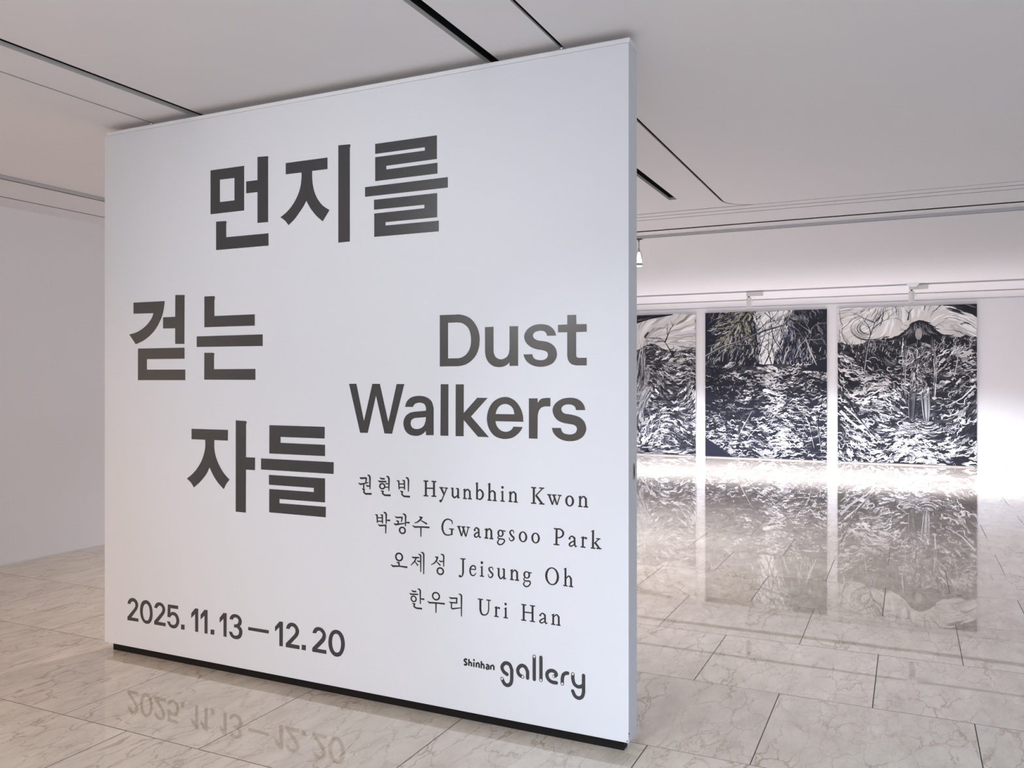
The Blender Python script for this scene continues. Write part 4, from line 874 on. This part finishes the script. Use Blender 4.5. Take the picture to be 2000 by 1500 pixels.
def paint_middle(p):
    p.dz = 3.0/5600*1e-3
    p.poly([(0, 0), (1, 0), (1, 1), (0, 1)], 'n')
    gap_l = lambda y: .47 - .08*max(0, (y-.64)/.36)**.8 + .02*math.sin(9*y)
    gap_r = lambda y: .57 + .14*max(0, (y-.64)/.36)
    ys = [.63 + .37*i/10 for i in range(11)]
    gap = [(gap_l(y), y) for y in ys] + [(gap_r(y), y) for y in reversed(ys)]
    for _ in range(1300):                                    # thickets either side
        x, y = p.r.uniform(0, 1), p.r.uniform(.63, 1.0)
        if gap_l(y)-.02 < x < gap_r(y)+.02: continue
        left = x < .5
        q = p.noise(x*1.5, y*1.5)
        if left: c = p.r.choice('kkndogolod') if (.08 < x < .42 and y > .72 and q > -.3) else p.r.choice('kkkndmg')
        else: c = p.r.choice('kkndbbmgbl') if (q > -.3 and x < .85) else p.r.choice('kkkndm')
        p.flow(x, y, lambda u, v: (.9 if left else 2.2) + 1.5*p.noise(u, v, 1.9), p.r.uniform(.06, .26), p.r.uniform(.008, .030), c, 8, .9)
    p.poly(gap, 'w')
    for _ in range(70):
        y = p.r.uniform(.66, 1); x = p.r.uniform(gap_l(y), gap_r(y))
        p.flow(x, y, lambda u, v: 1.2 + .5*p.noise(u, v), p.r.uniform(.1, .3), .035, p.r.choice('wwwlc'), 7, .3)
    for _ in range(150):                                     # leaves breaking the edge of the gap
        y = p.r.uniform(.64, 1); x = p.r.choice((gap_l(y), gap_r(y))) + p.r.gauss(0, .015)
        p.flow(x, y, lambda u, v: 1.5 + p.r.uniform(-1, 1), p.r.uniform(.05, .15), p.r.uniform(.008, .02), p.r.choice('kkndogb'), 6, .6)
    for _ in range(260):
        x, y = p.r.uniform(0, 1), p.r.uniform(.64, .76)
        if gap_l(y) < x < gap_r(y): continue
        p.flow(x, y-.03, lambda u, v: 1.3 + p.r.uniform(-.6, .6), p.r.uniform(.05, .14), .011, p.r.choice('lwgkkkn'), 6, .5)
    p.poly([(0, .635), (.3, .63), (.6, .64), (1, .625), (1, .57), (0, .57)], 'd')
    col_ = lambda x, y: math.exp(-((x-.56-.05*math.sin(7*y))/.085)**2)
    lt = lambda x, y: .20 + .30*p.noise(x*1.1, y*2.6) + .58*col_(x, y) - (.25 if x < .25 and .28 < y < .52 else 0) + (.10 if y < .22 else 0)
    litter(p, 2700, 0, .63, lambda u, v: .55*p.noise(u, v, 2.3), lt, .16, (.009, .024), (.024, .045), (.06, .24), 1.5, 'kkkknndm', 'wwwllg')
    hooks(p, 380, 0, .60, 'wlkkkg', (.03, .07))
    p.poly([(.80, .595), (.93, .66), (1, .675), (1, .585)], 'n'); p.poly([(0, .47), (0, .38), (.12, .40), (.06, .45)], 'n'); p.poly([(0, .13), (0, 0), (.24, 0), (.1, .08)], 'n')
    for pts, w, c in (([(0, .70), (.15, .76), (.32, .80), (.5, .865), (.66, .90), (.78, 1.0)], .055, 'd'), ([(0, .70), (.15, .765), (.32, .806), (.5, .872), (.66, .908)], .02, 'g'),
                      ([(.14, .40), (.13, .50), (.1, .58), (.06, .66), (.04, .74)], .04, 'k'), ([(.3, .10), (.29, .2), (.33, .3), (.42, .33)], .06, 'd'),
                      ([(.22, .12), (.30, .32), (.38, .5), (.46, .62)], .014, 'k'), ([(.40, .32), (.33, .22), (.26, .1)], .012, 'l'),
                      ([(.95, .08), (.93, .25), (.97, .42), (.99, .58)], .022, 'k'), ([(.90, .08), (.86, .24), (.80, .34)], .012, 'l'), ([(.96, .05), (.93, .2), (.91, .33)], .012, 'g'),
                      ([(.82, .56), (.84, .50), (.83, .42), (.78, .36)], .05, 'd'), ([(.5, .63), (.58, .78), (.64, .98)], .016, 'k'), ([(.6, .64), (.56, .76), (.6, .9), (.56, 1)], .014, 'k'),
                      ([(.99, .95), (.88, .90), (.8, .87), (.72, .87)], .05, 'k'), ([(.92, .63), (.87, .72), (.83, .82)], .035, 'l'), ([(.93, .63), (.88, .72), (.845, .80)], .014, 'k'), ([(.5, .99), (.58, .93), (.7, .86)], .014, 'k'), ([(.46, .82), (.56, .86), (.7, .88), (.8, .95)], .012, 'k')):
        p.ribbon(pts, w, c, 'taper' if c != 'l' else 'leaf')
    for x, y, a, L, w, c in ((.12, .4, 1.7, .75, .022, 'k'), (.25, .62, 1.2, .8, .025, 'k'), (.45, .70, 1.0, .7, .020, 'k'), (.56, .64, 1.7, .8, .018, 'k'), (.66, .7, 1.9, .8, .018, 'k'), (.52, .66, 1.35, .9, .016, 'k'),
                             (.1, .7, .9, .5, .012, 'l'), (.2, .75, 1.4, .5, .012, 'g'), (.75, .68, 1.4, .5, .014, 'l'), (.85, .66, 1.8, .6, .014, 'l'), (.36, .12, 1.3, .4, .01, 'l'), (.9, .1, 1.6, .6, .016, 'k'), (.3, .8, .5, .7, .02, 'd'), (.15, .66, 1.3, .6, .014, 'g')):
        p.branch(x, y, a, L, w, c, 3, .24, .75)

def paint_right(p):
    p.dz = 3.0/5600*1e-3
    p.poly([(0, 0), (1, 0), (1, 1), (0, 1)], 'k')
    ridge = lambda x: .795 + .115*math.exp(-((x-.61)/.12)**2) - .035*math.exp(-((x-.12)/.14)**2) + .03*max(0, x-.75)
    p.poly([(i/30, ridge(i/30)) for i in range(31)] + [(1, 1), (0, 1)], 'c')
    for _ in range(250):
        x, y = p.r.uniform(-.05, 1), p.r.uniform(.78, 1.02)
        if y < ridge(x)+.01: continue
        p.flow(x, y, lambda u, v: .45 + 1.4*p.noise(u, v, .9), p.r.uniform(.2, .5), p.r.uniform(.015, .06), p.r.choice('cwwwccl'), 11, .3)
    for _ in range(46):
        x, y = p.r.uniform(0, .95), p.r.uniform(.84, 1)
        if y < ridge(x)+.02: continue
        p.flow(x, y, lambda u, v: .5 + 1.5*p.noise(u, v, .9), p.r.uniform(.12, .4), p.r.uniform(.006, .016), p.r.choice('mdgkg'), 11, .5)
    p.poly([(.74, 1), (.86, .985), (.92, .955), (.96, .94), (1, .915), (1, 1)], 'k')
    for _ in range(20): p.flow(p.r.uniform(.78, .95), p.r.uniform(.96, 1), lambda u, v: -.35, p.r.uniform(.1, .3), .02, p.r.choice('kkdm'), 7, .2)
    for k in range(7): p.flow(.885+.009*k, .893-.003*abs(k-3), lambda u, v: -.7, .055, .014, 'k', 4, .1)
    for k in range(10):
        a0, r0 = p.r.uniform(1.5, 3.5), p.r.uniform(.06, .13)
        p.ribbon([(.24+r0*1.1*math.cos(a0+t_*.3), .865+r0*.6*math.sin(a0+t_*.3)) for t_ in range(9)], .014, p.r.choice('mdkg'))
    for _ in range(420):                                     # dark slope
        x = p.r.uniform(0, 1); y = ridge(x) - abs(p.r.gauss(0, .05))
        p.flow(x, y, lambda u, v: math.atan((ridge(u+.02)-ridge(u))/.02*1.25) + p.r.uniform(-.5, .5), p.r.uniform(.06, .2), p.r.uniform(.010, .03), p.r.choice('kkkkddm'), 7, .7)
    for _ in range(240):
        x, y = p.r.uniform(.02, .98), p.r.uniform(.66, .77)
        p.flow(x, y, lambda u, v: 1.4 + p.r.uniform(-.7, .7), p.r.uniform(.04, .14), .011, p.r.choice('lgwmkdkk'), 6, .5)
    bowl = lambda u, v: math.atan2((v-1.05)*1.25, (u-.55)) + math.pi/2 + 1.0*p.noise(u, v, 1.9)
    lt = lambda x, y: .36 + .40*p.noise(x*1.5, y*1.9) + (.30 if y < .15 else 0) - .25*math.exp(-((x-.6)/.13)**2)*(1 if .25 < y else .3) - (.3 if x > .9 and .12 < y < .3 else 0)
    litter(p, 2500, 0, .72, bowl, lt, .24, (.009, .024), (.028, .062), (.07, .26), 1.3, 'kkkkddm', 'wwlwlgc')
    hooks(p, 460, 0, .68, 'kkkdwlg', (.03, .09), (.007, .018))
    # standing figure, made of the same strokes
    p.poly([(.50, .76), (.515, .85), (.55, .895), (.60, .91), (.65, .89), (.685, .84), (.705, .76)], 'k')
    for _ in range(170):
        a0 = p.r.uniform(.1, 3.0); r0 = p.r.uniform(.035, .075)
        x, y = .597 + r0*1.1*math.cos(a0), .825 + r0*math.sin(a0)
        p.flow(x, y, lambda u, v: -1.5 + (u-.597)*9 + .5*p.noise(u, v, 4), p.r.uniform(.05, .17), .007, p.r.choice('kdmmgk'), 7, .5)
    p.poly([(.597+.025*math.cos(t_*.35), .822+.036*math.sin(t_*.35)) for t_ in range(18)], 'g')
    for c, pts, w in (('l', [(.588, .842), (.594, .836), (.606, .842)], .012), ('d', [(.579, .830), (.592, .829)], .011), ('d', [(.603, .829), (.616, .830)], .011), ('l', [(.598, .832), (.600, .812)], .008), ('d', [(.589, .801), (.600, .798), (.609, .801)], .009),
                      ('g', [(.576, .825), (.579, .803), (.592, .788)], .012), ('l', [(.610, .825), (.611, .806), (.603, .79)], .010), ('g', [(.588, .785), (.590, .755)], .022), ('m', [(.608, .785), (.607, .752)], .018)):
        p.ribbon(pts, w, c, 'leaf', 0)
    for sx in (-1, 1):                                       # shoulders
        for k in range(14):
            o_ = p.r.uniform(-.012, .012)
            p.ribbon([(.60+sx*.015, .757+o_), (.60+sx*.05, .748+o_), (.60+sx*.085, .735+o_), (.60+sx*.105, .70+o_)], p.r.uniform(.008, .020), p.r.choice('lwgkdml'))
    for _ in range(420):
        y = p.r.uniform(.40, .735); hw = .085 if y > .62 else .068
        x = .60 + p.r.uniform(-hw, hw)
        p.flow(x, y, lambda u, v: 1.4 + 1.9*p.noise(u*2, v*2, 1.6), p.r.uniform(.04, .13), p.r.uniform(.007, .018), p.r.choice('kkddmgglw'), 8, 1.0)
    for sx in (-1, 1):
        for k in range(20):
            y0 = p.r.uniform(.40, .70); o_ = p.r.gauss(0, .010)
            xa = lambda v: .60 + sx*(.100 + .012*math.sin((v-.4)*11)) + o_
            p.ribbon([(xa(y0+.03*t_), y0+.03*t_) for t_ in range(5)], p.r.uniform(.007, .018), p.r.choice('lwgkkdml'))
        for k in range(26):
            o_ = p.r.uniform(-.03, .03)
            p.ribbon([(.60+sx*.042+o_, .45), (.60+sx*.046+o_, .38), (.60+sx*.05+o_*.8, .31), (.60+sx*.052+o_*.5, .27)], p.r.uniform(.007, .02), p.r.choice('kkkkdmgl'))
        for k in range(9):
            p.ribbon([(.60+sx*.06+(.03+.010*k)*math.cos(t_*.6+3.3), .275-.004*k+(.013+.005*k)*math.sin(t_*.6+3.3)) for t_ in range(6)], .010, p.r.choice('wlkgkl'))
    for pts, w, c in (([(.20, .60), (.21, .68), (.23, .78), (.28, .90), (.31, .96)], .03, 'd'), ([(.205, .60), (.216, .68), (.237, .78), (.285, .89)], .012, 'l'), ([(.28, .90), (.2, .93), (.10, .975)], .018, 'd'), ([(.12, .71), (.1, .76), (.03, .84), (0, .86)], .03, 'g'),
                      ([(.29, .91), (.35, .97), (.42, .99)], .016, 'k'), ([(.52, .91), (.53, .96), (.57, 1.0)], .022, 'k'), ([(.53, .95), (.5, .98)], .014, 'k'), ([(.08, .41), (.13, .33), (.2, .24), (.3, .15), (.4, .09)], .035, 'k'),
                      ([(.85, .57), (.87, .66), (.85, .74), (.88, .84)], .018, 'l'), ([(.73, .56), (.82, .53), (.87, .49), (.83, .46)], .05, 'd'), ([(.02, .33), (.1, .26), (.22, .19), (.3, .12)], .05, 'l'), ([(.05, .36), (.14, .29), (.24, .2)], .03, 'w'), ([(.99, .5), (.9, .42), (.8, .37)], .03, 'w')):
        p.ribbon(pts, w, c, 'taper')
    for x, y, a, L, w, c in ((.10, .72, 2.0, .5, .02, 'd'), (.25, .82, 1.9, .4, .016, 'd'), (.27, .86, .8, .4, .014, 'k'), (.45, .74, 1.2, .3, .012, 'd'), (.7, .86, .6, .2, .01, 'd'), (.22, .62, 1.4, .3, .012, 'd'), (.13, .72, 2.4, .45, .016, 'k')):
        p.branch(x, y, a, L, w, c, 2, .3, .8)

painting(-3.659-PW, 'black and white painting of a hill under swirling sky, partly hidden behind the partition', paint_left, 11)
painting(-3.478, 'dark painting of branches over rippling water, middle of the three canvases', paint_middle, 22)
painting(-1.137, 'black and white painting of a standing figure in swirling strokes, rightmost canvas', paint_right, 33)

# ================================================================== floor socket by the paintings
fo = empty('floor_outlet', (-2.30, 15.49, 0.0))
tag(fo, 'small dark floor outlet lid in front of the middle painting', 'floor outlet')
box('lid', (-0.075, 0.075, -0.05, 0.05, 0.0005, 0.006), 'dark', fo, 0.0015, 1)
box('lid_frame', (-0.083, 0.083, -0.058, 0.058, 0.0, 0.003), 'chrome', fo, 0.001, 1)
